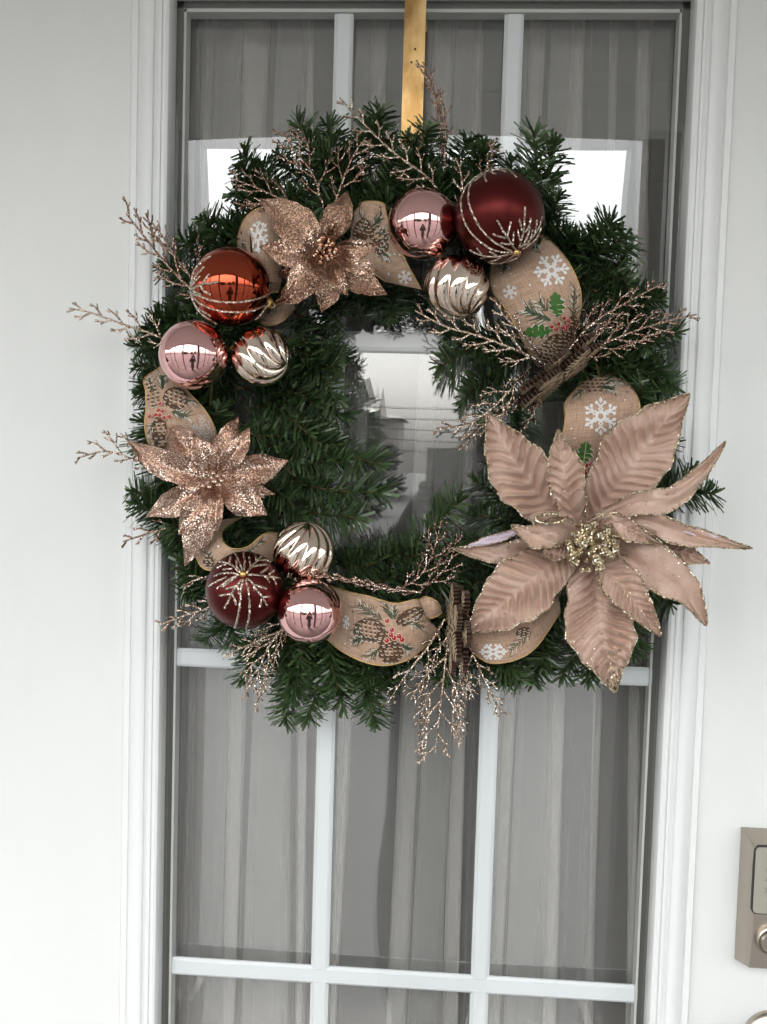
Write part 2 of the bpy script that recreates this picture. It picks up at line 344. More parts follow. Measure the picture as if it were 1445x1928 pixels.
house(690, 745, 785, 40, M['stone'], 0); house(300, 520, 800, 34, M['brick'], 1); house(560, 690, 815, 46, M['brick'], 2); house(880, 1010, 820, 44, M['stone'], 3); house(1060, 1300, 770, 36, M['brick'], 4)
m_ = MB(); a = mirror(707, 720, 40); m_.add([(a[0]-.5,-40.5,a[2]-3),(a[0]+.5,-40.5,a[2]-3),(a[0]+.5,-41.5,a[2]-3),(a[0]-.5,-41.5,a[2]-3),(a[0],-41,a[2])],[(0,1,4),(1,2,4),(2,3,4),(3,0,4)])
m_.build('spire', M['stone'], bpy.data.objects['far_house'], False)
for k, (px, py, s, r_) in enumerate(((1120,800,28,2.0),(600,810,31,1.8),(420,790,30,2.3),(1500,760,30,3.0),(150,770,30,3.0))):
    c = mirror(px, py, s); e = thing('far_tree', ('tree in front of the tall brick house','small tree beside the low terrace','tree before the wide brick house','big tree at the far right of the street','big tree at the far left of the street')[k], 'tree', (c[0], -s, -.45))
    m_ = MB(); m_.tube([(c[0],-s,-.45),(c[0]+.1,-s,c[2]*.5),(c[0],-s,c[2])], [.2,.16,.08], 7); m_.build('trunk', M['wood_edge'], e)
    m_ = MB()
    for q in range(420):
        d = RNG.normal(0,1,3); d /= np.linalg.norm(d); o = np.array([c[0],-s,c[2]-.3])+d*r_*RNG.random()**.4*(1+.25*math.sin(d[0]*5+k)*math.cos(d[2]*4)); h = RNG.normal(0,.28,(2,3))
        m_.add([o+h[0], o+h[1], o-h[0], o-h[1]], [(0,1,2,3)])
    m_.build('crown', M['needle'], e, False)

# ------------------------------------------------------------------ the person taking the picture (seen only in the baubles and the pane)
def photographer():
    bx, by = CAM[0], CAM[1]-0.30
    e = thing('person', 'person in a dark coat holding up a phone before the door', 'person', (bx, by, 0.0))
    J = {'pelvis':(0,0,.93,.145,.10),'waist':(0,0,1.10,.14,.10),'chest':(0,.0,1.32,.17,.115),'neck0':(0,0,1.47,.07,.06),'neck':(0,.01,1.53,.055,.055),
         'shL':(-.17,0,1.43,.062,.06),'elL':(-.21,.06,1.20,.052,.05),'wrL':(-.09,.21,1.44,.036,.034),'haL':(-.055,.25,1.52,.036,.022),
         'shR':(.17,0,1.43,.062,.06),'elR':(.21,.06,1.20,.052,.05),'wrR':(.09,.21,1.44,.036,.034),'haR':(.055,.25,1.52,.036,.022),
         'hem0':(0,0,.70,.165,.115),'hem':(0,0,.16,.19,.13),'knL':(-.05,.01,.13,.065,.062),'anL':(-.08,0,.09,.045,.045),'toL':(-.085,.15,.04,.042,.032),
         'knR':(.05,.01,.13,.065,.062),'anR':(.08,0,.09,.045,.045),'toR':(.085,.15,.04,.042,.032)}
    E_ = ['pelvis waist','waist chest','chest neck0','neck0 neck','chest shL','shL elL','elL wrL','wrL haL','chest shR','shR elR','elR wrR','wrR haR','pelvis hem0','hem0 hem','hem knL','knL anL','anL toL','hem knR','knR anR','anR toR']
    ks = list(J); me = bpy.data.meshes.new('body')
    me.from_pydata([(bx+J[k][0], by+J[k][1], J[k][2]*(1.02 if k[:2] in ('wr','ha') else .90)) for k in ks], [tuple(ks.index(a) for a in s.split()) for s in E_], [])
    me.materials.append(M['coat']); o = bpy.data.objects.new('body', me); COL.objects.link(o); attach(o, e)
    sk = o.modifiers.new('skin', 'SKIN'); sub = o.modifiers.new('sub', 'SUBSURF'); sub.levels = sub.render_levels = 2
    for i, k in enumerate(ks): me.skin_vertices[0].data[i].radius = J[k][3:5]
    me.skin_vertices[0].data[0].use_root = True
    for nm, sc, dz, dy, mt_ in (('head', (.076,.095,.115), 1.465, .02, 'skin'), ('hair', (.086,.10,.10), 1.50, -.015, 'hair')):
        bm = bmesh.new(); bmesh.ops.create_uvsphere(bm, u_segments=24, v_segments=16, radius=1)
        for v in bm.verts:
            x, y, z = v.co
            if nm == 'head':
                if z < -.3: x *= 1-.35*(-z-.3); 
                if y > .8 and abs(x) < .25 and -.3 < z < .1: y += .16*(1-abs(x)/.25)
            elif y > .3 and z < .45: y = .3
            v.co = (bx+x*sc[0], by+dy+y*sc[1], dz+z*sc[2])
        me = bpy.data.meshes.new(nm); bm.to_mesh(me); bm.free(); me.materials.append(M[mt_])
        for p in me.polygons: p.use_smooth = True
        h = bpy.data.objects.new(nm, me); COL.objects.link(h); attach(h, e)
    for s in (-1, 1):                                            # five fingers closed round the phone's edge
        for f in range(5):
            z0 = 1.505+.016*f; m_ = MB(); x0 = bx+s*.058
            m_.tube([(x0, by+.245, z0),(x0-s*.004, by+.268, z0+.004),(x0-s*.022, by+.272, z0+.006),(x0-s*.036+s*.004*f, by+.268, z0+.006)], [.009,.0085,.008,.006], 6); m_.build('finger', M['coat'], e)
    p = thing('phone', 'dark phone held up in both hands to take the picture', 'phone', (bx, by+.262, 1.56))
    m_ = MB(); m_.box(bx-.048, bx+.048, by+.258, by+.266, 1.50, 1.655); m_.build('phone_body', M['phone'], p, False)
photographer()

# ------------------------------------------------------------------ the door
FW = 0.0455                                        # width of the moulded lite frame
ZT = P(722, -4, 0)[2] + FW; ZB = P(722, 2350, 0)[2]
XO = 0.315
door = MB()
HX, HT, HB = XO-FW+.002, ZT-FW+.002, ZB+FW-.002
for (x0, x1, z0, z1) in ((-.5, -HX, .02, 2.18), (HX, .5, .02, 2.18), (-HX, HX, HT, 2.18), (-HX, HX, .02, HB)):
    door.box(x0, x1, 0.0, 0.035, z0, z1)
door = door.build('door', M['door'], smooth=False)
tagt(door, 'white front door with a tall divided glass pane behind the wreath', 'door')
prof = [(0,0),(.0008,.006),(.0025,.0085),(.0085,.0088),(.0089,.0074),(.0097,.0074),(.0101,.0090),(.0120,.0112),(.0160,.0150),(.0205,.0170),(.0245,.0172),(.0275,.0160),(.0283,.0125),(.0300,.0118),(.0318,.0120),(.0324,.0150),(.0345,.0160),(.0362,.0158),(.0366,.0136),(.0378,.0136),(.0383,.0165),(.0410,.0168),(.0438,.0155),(.0452,.0120),(.0455,.0040),(.0455,-.0130)]
for nm, side in (('frame_stile', 0), ('frame_stile', 1), ('frame_rail', 2), ('frame_rail', 3)):
    G = []
    for (w, d) in prof:
        if side == 0: G.append([(-XO+w, -d, ZB+w), (-XO+w, -d, ZT-w)])
        if side == 1: G.append([(XO-w, -d, ZT-w), (XO-w, -d, ZB+w)])
        if side == 2: G.append([(-XO+w, -d, ZT-w), (XO-w, -d, ZT-w)])
        if side == 3: G.append([(XO-w, -d, ZB+w), (-XO+w, -d, ZB+w)])
    m_ = MB(); m_.grid(np.array(G)); m_.build(nm, M['trim'], door, True, auto=math.radians(30))
# double glazing: flat outer pane, spacer, grille, inner pane bulged a few millimetres
XI = XO-FW; ZI = ZT-FW; ZJ = ZB+FW
def pane(name, y, bulge, n, mt_):
    m_ = MB(); X = np.linspace(-XI-.004, XI+.004, n); Zz = np.linspace(ZJ-.004, ZI+.004, n)
    G = np.array([[(x, y-bulge*(1-(x/XI)**2)*(1-((z-(ZI+ZJ)/2)/(ZI-ZJ)*2)**4), z) for z in Zz] for x in X]); m_.grid(G)
    return m_.build(name, M[mt_], door)
pane('glass_pane', 0.0050, 0.0004, 12, 'glass'); pane('glass_pane', 0.0280, 0.0030, 28, 'glass_inner')
for s in (-1, 1):
    m_ = MB(); m_.box(s*(XI-.0095)-.0013, s*(XI-.0095)+.0013, .0065, .0245, ZJ+.008, ZI-.008); m_.build('spacer', M['spacer'], door, False)
    m_ = MB(); a, c = sorted((s*XI, s*(XI-.0075))); m_.box(a, c, .0080, .0235, ZJ, ZI); m_.build('edge_strip', M['edge_dark'], door, False)
m_ = MB(); m_.box(-XI+.0085, XI-.0085, .0065, .0245, ZI-.0118, ZI-.0082); m_.build('spacer', M['spacer'], door, False)
m_ = MB(); m_.box(-XI, XI, .0080, .0235, ZI-.0075, ZI); m_.build('edge_strip', M['edge_dark'], door, False)
GW = 0.0102; GY0 = .0078
hz_ = [P(722, py, -.009)[2] for py in (642, 1254, 1844, 2430)]; vx_ = [P(px, 964, -.009)[0] for px in (624.5, 935.5)]
bar = [(-GW,.0052),(-GW,.0032),(-GW*.93,.0026),(-GW*.72,.0013),(-GW*.66,.0018),(-GW*.62,.0009),(GW*.62,.0009),(GW*.66,.0018),(GW*.72,.0013),(GW*.93,.0026),(GW,.0032),(GW,.0052)]
XS = XI-.0075
for z in hz_:
    if z < ZJ+.02: continue
    m_ = MB(); m_.grid(np.array([[(-XS, GY0+y, z+w), (XS, GY0+y, z+w)] for (w, y) in bar]), closed=False); m_.build('grille_bar', M['grille'], door, True, auto=math.radians(20))
zs = [ZI-.0125] + [z for z in hz_ if z > ZJ+.02] + [ZJ+.01]
for x in vx_:
    for a, c in zip(zs[:-1], zs[1:]):
        top = a if a == zs[0] else a-GW*.70; bot = c if c == zs[-1] else c+GW*.70
        G = []
        for (w, y) in bar:
            k = max(0, abs(w)-GW*.62)*1.0
            t0 = top-k*0 if a == zs[0] else top-k; b0 = bot+k
            G.append([(x+w, GY0+y-.0004, b0), (x+w, GY0+y-.0004, t0)])
        m_ = MB(); m_.grid(np.array(G)); m_.build('grille_bar', M['grille'], door, True, auto=math.radians(20))
# lock plate with keypad and thumb turn, and the knob below
def frustum(m_, a, b, mi=0):
    m_.add(a+b, [(4,5,6,7)]+[(i,(i+1)%4,4+(i+1)%4,4+i) for i in range(4)], mi)
lk = P(1383, 1803, 0); lt = P(1396, 1557, 0); x0, x1, z0, z1 = lk[0], lk[0]+.074, lk[2], lt[2]
m_ = MB()
ix, izb, izt, dp = .0075, .0020, .0120, .024
nz = 14; Zs = np.linspace(0, 1, nz); G = []
for tt in Zs:                                       # front face hollows slightly towards its middle
    c = .0025*math.sin(math.pi*tt); zf = z0+izb+(z1-izt-z0-izb)*tt; zb = z0+(z1-z0)*tt
    G.append([(x0,-.0002,zb),(x0+.0004,-.004,zb),(x0+ix+c,-dp+.002,zf),(x0+ix+c+.0012,-dp,zf),(x1-ix-c-.0012,-dp,zf),(x1-ix-c,-dp+.002,zf),(x1-.0004,-.004,zb),(x1,-.0002,zb)])
G = np.array(G); m_.grid(G)
for row, rev in ((G[-1], 0), (G[0], 1)):
    zz = z1 if not rev else z0
    m_.add([row[0],(x0+.0004,-.004,zz)]+[tuple(p) for p in row[2:6]]+[(x1-.0004,-.004,zz),row[7]], [tuple(range(8)) if not rev else tuple(range(7,-1,-1))])
lock = m_.build('lock_plate', M['nickel'], door, True, auto=math.radians(25))
def rrect(x0, x1, z0, z1, r, y, n=5):
    o = []
    for cx, cz, a0 in ((x1-r,z1-r,0),(x0+r,z1-r,90),(x0+r,z0+r,180),(x1-r,z0+r,270)):
        for i in range(n+1):
            a = math.radians(a0+90*i/n); o.append((cx+r*math.cos(a), y, cz+r*math.sin(a)))
    return o
ka = P(1417, 1718, dp); kb = P(1420, 1594, dp); kx0, kx1, kz0, kz1 = ka[0], ka[0]+.046, ka[2], kb[2]
def plate(m_, x0, x1, z0, z1, r, ya, yb, mi=0):
    A, B = rrect(x0,x1,z0,z1,r,ya), rrect(x0,x1,z0,z1,r,yb); n = len(A)
    m_.add(A+B, [tuple(range(n,2*n))]+[(i,(i+1)%n,n+(i+1)%n,n+i) for i in range(n)], mi)
m_ = MB(); plate(m_, kx0-.0012, kx1+.0012, kz0-.0012, kz1+.0012, .005, -.02, -dp-.0006); m_.build('keypad_surround', M['gap'], lock, False)
m_ = MB(); plate(m_, kx0, kx1, kz0, kz1, .0042, -.02, -dp-.0011); m_.build('keypad', M['keypad'], lock, False)
for k, ch in enumerate('1234567890'):
    r_, c_ = (k//3, k%3) if k < 9 else (3, 1)
    cu = bpy.data.curves.new('digit', 'FONT'); cu.body = ch; cu.size = .0085; cu.align_x = 'CENTER'; cu.align_y = 'CENTER'; cu.extrude = .0001; cu.materials.append(M['keyink'])
    o = bpy.data.objects.new('digit', cu); COL.objects.link(o); attach(o, lock)
    o.location = o.location + Vector((kx0+.0125+.0108*c_, -dp-.0013, kz1-.0235-.0115*r_)); o.rotation_euler = (math.pi/2, 0, 0)
def lathe(m_, c, prof, n=40, mi=0):
    """profile of (radius, distance out from the door) about an axis square to the door"""
    A = np.arange(n)*2*math.pi/n
    m_.grid(np.array([[(c[0]+r*math.cos(a), -d, c[2]+r*math.sin(a)) for a in A] for r, d in prof]), mi, closed=True)
tc = P(1453, 1772, dp+.004); m_ = MB(); lathe(m_, tc, [(.0155,dp-.002),(.0155,dp+.003),(.0150,dp+.005),(.0135,dp+.006),(.0122,dp+.0045),(.0118,dp+.006),(.0100,dp+.0078),(.0001,dp+.0082)])
m_.build('lock_cylinder', M['nickel'], lock, True, auto=math.radians(35))
kc = P(1480, 2004, .05); m_ = MB(); lathe(m_, kc, [(.030,0),(.030,.004),(.026,.008),(.013,.012),(.011,.024),(.016,.030),(.026,.036),(.0305,.045),(.0315,.053),(.029,.062),(.021,.069),(.010,.0725),(.0001,.0735)])
m_.build('door_knob', M['nickel'], door, True)

# ------------------------------------------------------------------ room and sheer curtain behind the pane
m_ = MB(); m_.add([(-.49,.0352,.03),(.49,.0352,.03),(.49,.0352,2.17),(-.49,.0352,2.17),(-.9,.9,.03),(.9,.9,.03),(.9,.9,2.17),(-.9,.9,2.17)], [(4,5,6,7),(0,1,5,4),(2,3,7,6),(1,2,6,5),(3,0,4,7)])
struct(m_.build('room_walls', M['room'], smooth=False))
CY_ = 0.070
folds = [(386,403,343,359,7),(404,458,361,424,3),(459,505,425,447,7),(522,580,462,545,3),(581,590,560,572,7),(668,706,596,630,3),(707,732,631,642,7),(823,857,740,775,7),(862,898,778,840,3),(900,909,842,867,7),(985,1002,912,937,3),(1003,1028,938,952,7),(1043,1080,958,1028,3),(1081,1101,1030,1052,7),(1150,1164,1108,1124,3),(1203,1228,1187,1199,7)]
def cx_(px, py): return P(px, py, -CY_)[0]
path = [(cx_(352,20), cx_(343-15,1900), 0.0)]
pt, pb = path[0][:2]
for k, (a, b_, c, d, lay) in enumerate(folds):
    ta, tb, ba, bb = cx_(a,20), cx_(b_,20), cx_(c,1700), cx_(d,1700)
    for i in range(1, 7):                                       # soft swell of cloth up to the fold
        u = i/7; path.append((pt+(ta-pt)*u, pb+(ba-pb)*u, (.0055 if k%2 else .009)*math.sin(math.pi*u)*min(1, (ta-pt)/.02)))
    y = 0.0
    for q in range(lay):                                        # the cloth doubles back and forth
        x0_, x1_ = ((ta,ba),(tb,bb)) if q%2 == 0 else ((tb,bb),(ta,ba)); e_ = .0003*q*(1 if q%2 else -1)
        for u in (0.02, .5, .98): path.append((x0_[0]+(x1_[0]-x0_[0])*u+e_, x0_[1]+(x1_[1]-x0_[1])*u+e_, y+.0012*math.sin(math.pi*u)))
        y += .0012
    pt, pb = tb, bb
te, be = cx_(1283,20), cx_(1207,1700)
for i in range(1, 9):
    u = i/8; path.append((pt+(te-pt)*u, pb+(be-pb)*u, .007*math.sin(math.pi*u*2)))
zt, zm, zb = P(722,20,-CY_)[2]+.12, P(722,1700,-CY_)[2], .25
rows = []
for z in np.linspace(zt, zb, 26):
    u = (P(722,20,-CY_)[2]-z)/(P(722,20,-CY_)[2]-zm); w = min(1, max(.35, u+.35))
    rows.append([(a+(b_-a)*u+.0012*math.sin(z*9+i*.7), CY_+y*w*1.3+.0015*math.sin(z*6+i), z) for i, (a, b_, y) in enumerate(path)])
m_ = MB(); m_.grid(np.array(rows)); cur = m_.build('curtain', M['voile'])
tagt(cur, 'sheer white curtain hanging in loose folds behind the door glass', 'curtain')

# ------------------------------------------------------------------ brass hanger over the top of the door
hg = thing('wreath_hanger', 'flat brass strip hanging down the glass to hold the wreath', 'hanger', P(780, 240, .03))
tl, tr, bl, br = P(761.5,0,.026), P(801.5,0,.026), P(757,238,.026), P(797.5,238,.026)
hw = (tr[0]-tl[0]+br[0]-bl[0])/4; hx = (tl[0]+tr[0]+bl[0]+br[0])/4
def strip(m_, x, hw, pts, th=.0009):
    pts = np.array(pts); t_ = np.gradient(pts, axis=0); t_ /= np.linalg.norm(t_, axis=1)[:,None]; nn = np.c_[-t_[:,1], t_[:,0]]
    G = []
    for p, n in zip(pts, nn):
        a, c = p+n*th, p-n*th
        G.append([(x-hw,a[0],a[1]),(x-hw+.0006,a[0]+n[0]*.0003,a[1]+n[1]*.0003),(x+hw-.0006,a[0]+n[0]*.0003,a[1]+n[1]*.0003),(x+hw,a[0],a[1]),(x+hw,c[0],c[1]),(x-hw,c[0],c[1])])
    m_.grid(np.array(G), closed=True)
zbot = bl[2]-.055
m_ = MB(); strip(m_, hx, hw, [(.036,2.10),(.036,2.183),(-.020,2.183),(-.0235,2.175),(-.0245,2.0)]+[(-.0245+.0016*math.sin(z*13), z) for z in np.linspace(1.98, zbot, 12)])
m_.build('strip', M['brass'], hg, True, auto=math.radians(40))
m_ = MB(); strip(m_, hx, hw*.8, [(-.0245,zbot+.004),(-.026,zbot-.004),(-.034,zbot-.012),(-.046,zbot-.012),(-.053,zbot-.004),(-.054,zbot+.012)]); m_.build('hook', M['brass'], hg, True, auto=math.radians(40))
for px, py in ((782,92),(775,117)):
    c = P(px, py, .0262); m_ = MB(); lathe(m_, (c[0], 0, c[2]), [(.0011,.0262),(.0009,.0268),(.0001,.0269)], 10); m_.build('scratch_mark', M['gap'], hg)
# ------------------------------------------------------------------ wreath: wire ring and bushy branches of flat needles
WC = P(762, 795, .05)
wreath = thing('wreath', 'green artificial pine wreath hung on the glass of the white door', 'wreath', WC)
RX, RZ = 395/ppm(.05), 400/ppm(.05)
for k, (f, d) in enumerate(((1.0,.045),(.86,.04),(.93,.058))):
    A = np.linspace(0, 2*math.pi, 80); m_ = MB()
    m_.tube(np.c_[WC[0]+RX*f*np.cos(A), -d-0*A, WC[2]+RZ*f*np.sin(A)], .0018, 6); m_.build('wire_ring', M['stem'], wreath)
def needle_mesh(length, dens, nl, seed):
    """a branch along +X: needles all round the wire, leaning forward, flat and slightly bent"""
    r = np.random.default_rng(seed); V, F = [], []; k = 0; n = int(length*dens)
    for i in range(n):
        x = length*(i+.5)/n; u = x/length
        th = r.random()*2*math.pi; lean = math.radians(r.uniform(40, 72)*(1-.85*r.random()*max(0, u-.85)/.15))
        L = nl*r.uniform(.72, 1.10)*(1-.2*max(0, u-.85)/.15); rad = np.array([0, math.cos(th), math.sin(th)]); ax = np.array([1.0,0,0])
        d0 = ax*math.cos(lean)+rad*math.sin(lean); side = np.cross(d0, rad+r.normal(0,.7,3)); side /= np.linalg.norm(side)
        bend = np.cross(side, d0)*r.normal(0,.10)*L + ax*r.uniform(-.02,.10)*L
        w = r.uniform(.00120, .00180); b = np.array([x, 0, 0])+rad*.0008
        p = [b, b+d0*L*.55+bend*.3, b+d0*L+bend]; ws = (w*.75, w, w*.85)
        for q, ww in zip(p, ws): V += [q-side*ww, q+side*ww]
        F += [(k,k+1,k+3,k+2),(k+2,k+3,k+5,k+4)]; k += 6
    return np.array(V), F
VAR = []
for s in range(12):
    Ln = .13; V, F = needle_mesh(Ln, 1350, .0285, 100+s); c = RNG.normal(0, .8, 2).clip(-1.2,1.2)             # each kind of branch has its own curve
    x = V[:,0].clip(0); V = V.copy(); V[:,1] += c[0]*x*x; V[:,2] += c[1]*x*x
    m_ = MB(); m_.add(V, F); me = m_.data('needles', [M['needle']], False)
    xs = np.linspace(-.01, Ln, 9); m2 = MB(); m2.tube(np.c_[xs, c[0]*xs.clip(0)**2, c[1]*xs.clip(0)**2], np.linspace(.0016,.0009,9), 5)
    VAR.append((me, m2.data('branch', [M['stem']]), Ln))
NB = [0]
def branch(b, t, d0, d1, fat=1.0):
    A, B = Vector(P(b[0], b[1], d0).tolist()), Vector(P(t[0], t[1], d1).tolist()); ax = (B-A); L = ax.length*.93; ax.normalize()
    q = ax.to_track_quat('X', 'Z').to_matrix() @ Matrix.Rotation(random.random()*6.28, 3, 'X')
    vi = random.randrange(len(VAR)); me, st, Ln = VAR[vi]
    if L < .075: fat *= .92
    S = Matrix.Diagonal((L/Ln, fat, fat)); m4 = (q @ S).to_4x4()
    o = bpy.data.objects.new('branch', st); COL.objects.link(o); o.parent = wreath; o.matrix_local = Matrix.Translation(A-wreath.location) @ m4
    n = bpy.data.objects.new('needles', me); COL.objects.link(n); n.parent = o; n['kind'] = 'stuff'; NB[0] += 1
TIPS = [ # base -> tip as they show in the photo, with depth of base and tip
 (620,340,545,212,.05,.05),(640,320,600,222,.05,.04),(690,320,702,204,.05,.05),(740,330,738,226,.05,.04),(790,330,818,236,.05,.06),(850,345,872,240,.05,.05),(895,350,925,262,.05,.06),(925,380,966,308,.05,.06),
 (1000,430,1030,236,.045,.075),(1008,420,1058,262,.045,.05),(1020,470,1072,372,.05,.06),(1060,490,1120,405,.05,.06),(1090,510,1180,425,.05,.07),(1130,530,1208,455,.05,.05),(1120,560,1245,535,.05,.06),(1100,480,1150,430,.05,.04),
 (1150,600,1240,575,.05,.05),(1150,650,1282,655,.05,.06),(1140,690,1284,735,.05,.06),(1160,670,1270,700,.05,.04),(1190,760,1285,800,.05,.05),(1230,935,1356,912,.055,.075),(1220,960,1320,890,.05,.05),(1220,1010,1288,1040,.05,.05),(1200,1090,1275,1140,.05,.05),
 (1150,1180,1112,1285,.05,.05),(1110,1170,1065,1288,.05,.06),(1040,1190,1015,1294,.05,.05),(990,1190,962,1304,.05,.06),(930,1195,930,1296,.05,.05),(1190,1150,1200,1240,.05,.04),
 (680,1240,688,1372,.055,.075),(605,1235,598,1366,.055,.075),(565,1230,527,1372,.055,.07),(640,1210,650,1310,.05,.06),(480,1200,480,1290,.05,.05),(440,1150,398,1224,.05,.06),(560,1190,505,1290,.05,.05),(740,1230,735,1300,.05,.05),
 (420,1080,335,1105,.05,.05),(400,1040,290,1030,.05,.05),(330,945,236,922,.05,.06),(330,985,255,945,.05,.05),(340,700,246,690,.05,.06),(345,650,240,652,.05,.05),(350,600,268,595,.05,.05),(390,530,300,478,.05,.05),(420,490,335,458,.05,.06),
 (450,430,388,385,.05,.06),(470,450,390,435,.05,.05),(480,370,425,303,.05,.06),(510,380,442,330,.05,.05),(570,340,505,290,.05,.05),(540,400,470,340,.05,.05),(330,760,270,735,.05,.05),
 # sweeping into the middle
 (560,590,658,655,.05,.06),(545,640,662,748,.055,.065),(600,540,645,602,.05,.05),(520,720,648,800,.06,.07),(500,740,636,882,.06,.075),(560,810,712,902,.06,.075),(480,820,618,830,.06,.07),(545,905,724,962,.06,.08),
 (530,955,690,990,.055,.07),(500,860,600,905,.06,.07),(470,770,565,755,.06,.07),(455,730,560,730,.06,.06),(540,690,640,720,.055,.06),(480,900,590,950,.06,.07),(570,690,650,700,.05,.06),(450,800,540,860,.06,.07),(560,600,600,700,.06,.07),(530,860,665,880,.06,.07),(520,700,590,780,.065,.075),
 (640,550,602,620,.05,.05),(690,520,702,600,.05,.05),(740,530,748,606,.05,.06),(780,550,800,604,.05,.05),(720,530,660,580,.05,.04),(820,560,790,600,.05,.05),(650,520,720,570,.05,.04),
 (955,630,806,668,.05,.06),(980,670,848,718,.055,.065),(960,700,880,745,.05,.06),(1010,740,905,762,.05,.06),(960,640,830,640,.05,.05),(1000,660,900,700,.055,.06),(980,770,960,830,.05,.05),
 (1000,980,905,890,.05,.055),(1000,1010,900,940,.05,.055),(980,1060,895,985,.05,.055),(980,980,925,840,.05,.05),
 (650,1085,780,1015,.06,.07),(760,1040,886,955,.065,.075),(690,1100,850,1050,.06,.07),(830,1110,900,1040,.05,.06),(640,1060,700,1020,.05,.05),(790,1090,880,1010,.06,.065),(600,1050,690,1040,.05,.06),
 # filling the crown of the ring, over the foot of the hanger, and its lower and outer edges
 (700,400,775,262,.055,.065),(840,400,790,265,.055,.07),(770,420,778,285,.06,.075),(650,360,660,245,.05,.055),(820,360,760,250,.045,.05),(880,380,905,270,.05,.055),(960,400,985,300,.05,.055),(570,400,600,270,.05,.05),(680,380,620,265,.05,.05),(1040,520,1095,440,.05,.06),
 (520,400,470,320,.05,.055),(430,480,370,430,.05,.055),(360,640,290,600,.05,.05),(340,1010,300,960,.05,.05),(380,1060,360,1130,.05,.05),(700,1200,660,1320,.06,.07),(570,1200,560,1330,.06,.07),(620,1190,625,1345,.065,.08),(900,1200,985,1285,.05,.055),(1080,1160,1130,1270,.05,.055),(860,1210,830,1290,.05,.05),(720,1060,800,1040,.06,.07),
]
for x0, y0, x1, y1, d0, d1 in TIPS:
    branch((x0,y0), (x1,y1), d0, d1)
def inside_hole(x, y):
    return ((x-775)/118)**2+((y-795)/185)**2 < 1
for k in range(190):                                              # the thick of the wreath, behind everything pinned to it
    a = 2*math.pi*(k+random.random()*.8)/190; f = random.uniform(.80, 1.2); x, y = 762+395*f*math.cos(a), 795+400*f*math.sin(a)
    rd = random.choice((-1,1,1)); tg = a+math.pi/2*random.choice((1,-1))*random.uniform(.55,1.2); L = random.uniform(95,150)
    x1, y1 = x+L*math.cos(tg), y+L*math.sin(tg)
    if inside_hole(x1,y1) or inside_hole((x+x1)/2,(y+y1)/2) or not (262 < x1 < 1262 and 252 < y1 < 1300): continue
    branch((x,y), (x1,y1), random.uniform(.03,.055), random.uniform(.03,.07))
tg_ = thing('paper_tag', 'small white paper tag sticking out behind the inner needle tips', 'tag', P(720,916,.05))
m_ = MB(); q = [P(*p) for p in ((708,922,.046),(724,903,.05),(731,909,.05),(715,930,.046))]; m_.add(q+[p+np.array([0,.0004,0]) for p in q], [(0,1,2,3),(7,6,5,4),(0,4,5,1),(1,5,6,2),(2,6,7,3),(3,7,4,0)]); m_.build('tag_card', M['tag'], tg_, False)

# ------------------------------------------------------------------ baubles
ZB1, ZB2, ZB3 = Z(850,310,7.225), Z(340,450,6.568), Z(370,970,4.983)
def on_sphere(px, py, c, r):
    d = ray(px, py); d = d/np.linalg.norm(d); oc = CAM-c; b = oc@d; disc = b*b-(oc@oc-r*r)
    if disc < 0:                                                   # just off the edge: nearest rim point
        q = CAM+d*(-b); v = q-c; return c+v/np.linalg.norm(v)*r
    return CAM+d*(-b-math.sqrt(disc))
def bauble(px, py, rpx, d, m, label, axis, ribs=0, twist=0, depth=.05, name='bauble'):
    c = P(px, py, d); r = rpx/ppm(d)*.995
    e = thing(name, label, 'bauble', c, 'shiny and satin baubles on the wreath')
    ax = np.array(axis, float); ax /= np.linalg.norm(ax); h = np.array([0,1.0,0]) if abs(ax[1]) < .9 else np.array([1.0,0,0])
    u = np.cross(ax, h); u /= np.linalg.norm(u); w = np.cross(ax, u)
    nu, nv = (72, 192) if ribs else (48, 72); G = []
    for i in range(nu+1):
        th = math.pi*min(max(i/nu, .002), .998); row = []
        for j in range(nv):
            ph = 2*math.pi*j/nv; k = 1.0
            if ribs:
                s_ = (ribs*(ph+twist*(th-.5*math.pi))/(2*math.pi)) % 1.0
                k = 1-depth*(abs(2*s_-1)**2.4)*min(1, math.sin(th)*1.7)
            row.append(c+r*k*(math.cos(th)*ax+math.sin(th)*(math.cos(ph)*u+math.sin(ph)*w)))
        G.append(row)
    m_ = MB(); m_.grid(np.array(G), closed=True); m_.build('ball', m, e)
    a0 = c+ax*r*.96; m_ = MB()                                     # crimped metal cap and wire loop where it is tied in
    G = []
    for (rr, hh) in ((r*.17,0),(r*.17,r*.10),(r*.14,r*.13),(r*.001,r*.135)):
        G.append([a0+ax*hh+rr*(1+.08*math.cos(10*t_))*(math.cos(t_)*u+math.sin(t_)*w) for t_ in np.arange(20)*2*math.pi/20])
    m_.grid(np.array(G), closed=True); T = np.linspace(0, 2*math.pi, 14); m_.tube([a0+ax*(r*.17+r*.07*math.sin(t_))+u*r*.07*math.cos(t_) for t_ in T], r*.012, 5); m_.build('cap', M['brass_cap'], e)
    return e, c, r
def glitter_lines(e, c, r, zz, lines, rad):
    for L in lines:
        q = catmull(zz(L), max(8, int(sum(math.dist(L[i],L[i+1]) for i in range(len(L)-1))/zz.k/1.6)))
        pts = [on_sphere(x, y, c, r*1.004) for x, y in q]; m_ = MB(); n = len(pts)
        rr = rad*np.r_[[.7], np.ones(n-2), [.8]]; m_.tube(pts, rr, 6, jit=.28); m_.build('glitter_line', M['line_glitter'], e)
e, c, r = bauble(940,408,83.5,.120,M['burgundy'],'largest burgundy satin bauble with glitter twigs and two curved lines',(-.55,.75,.5))
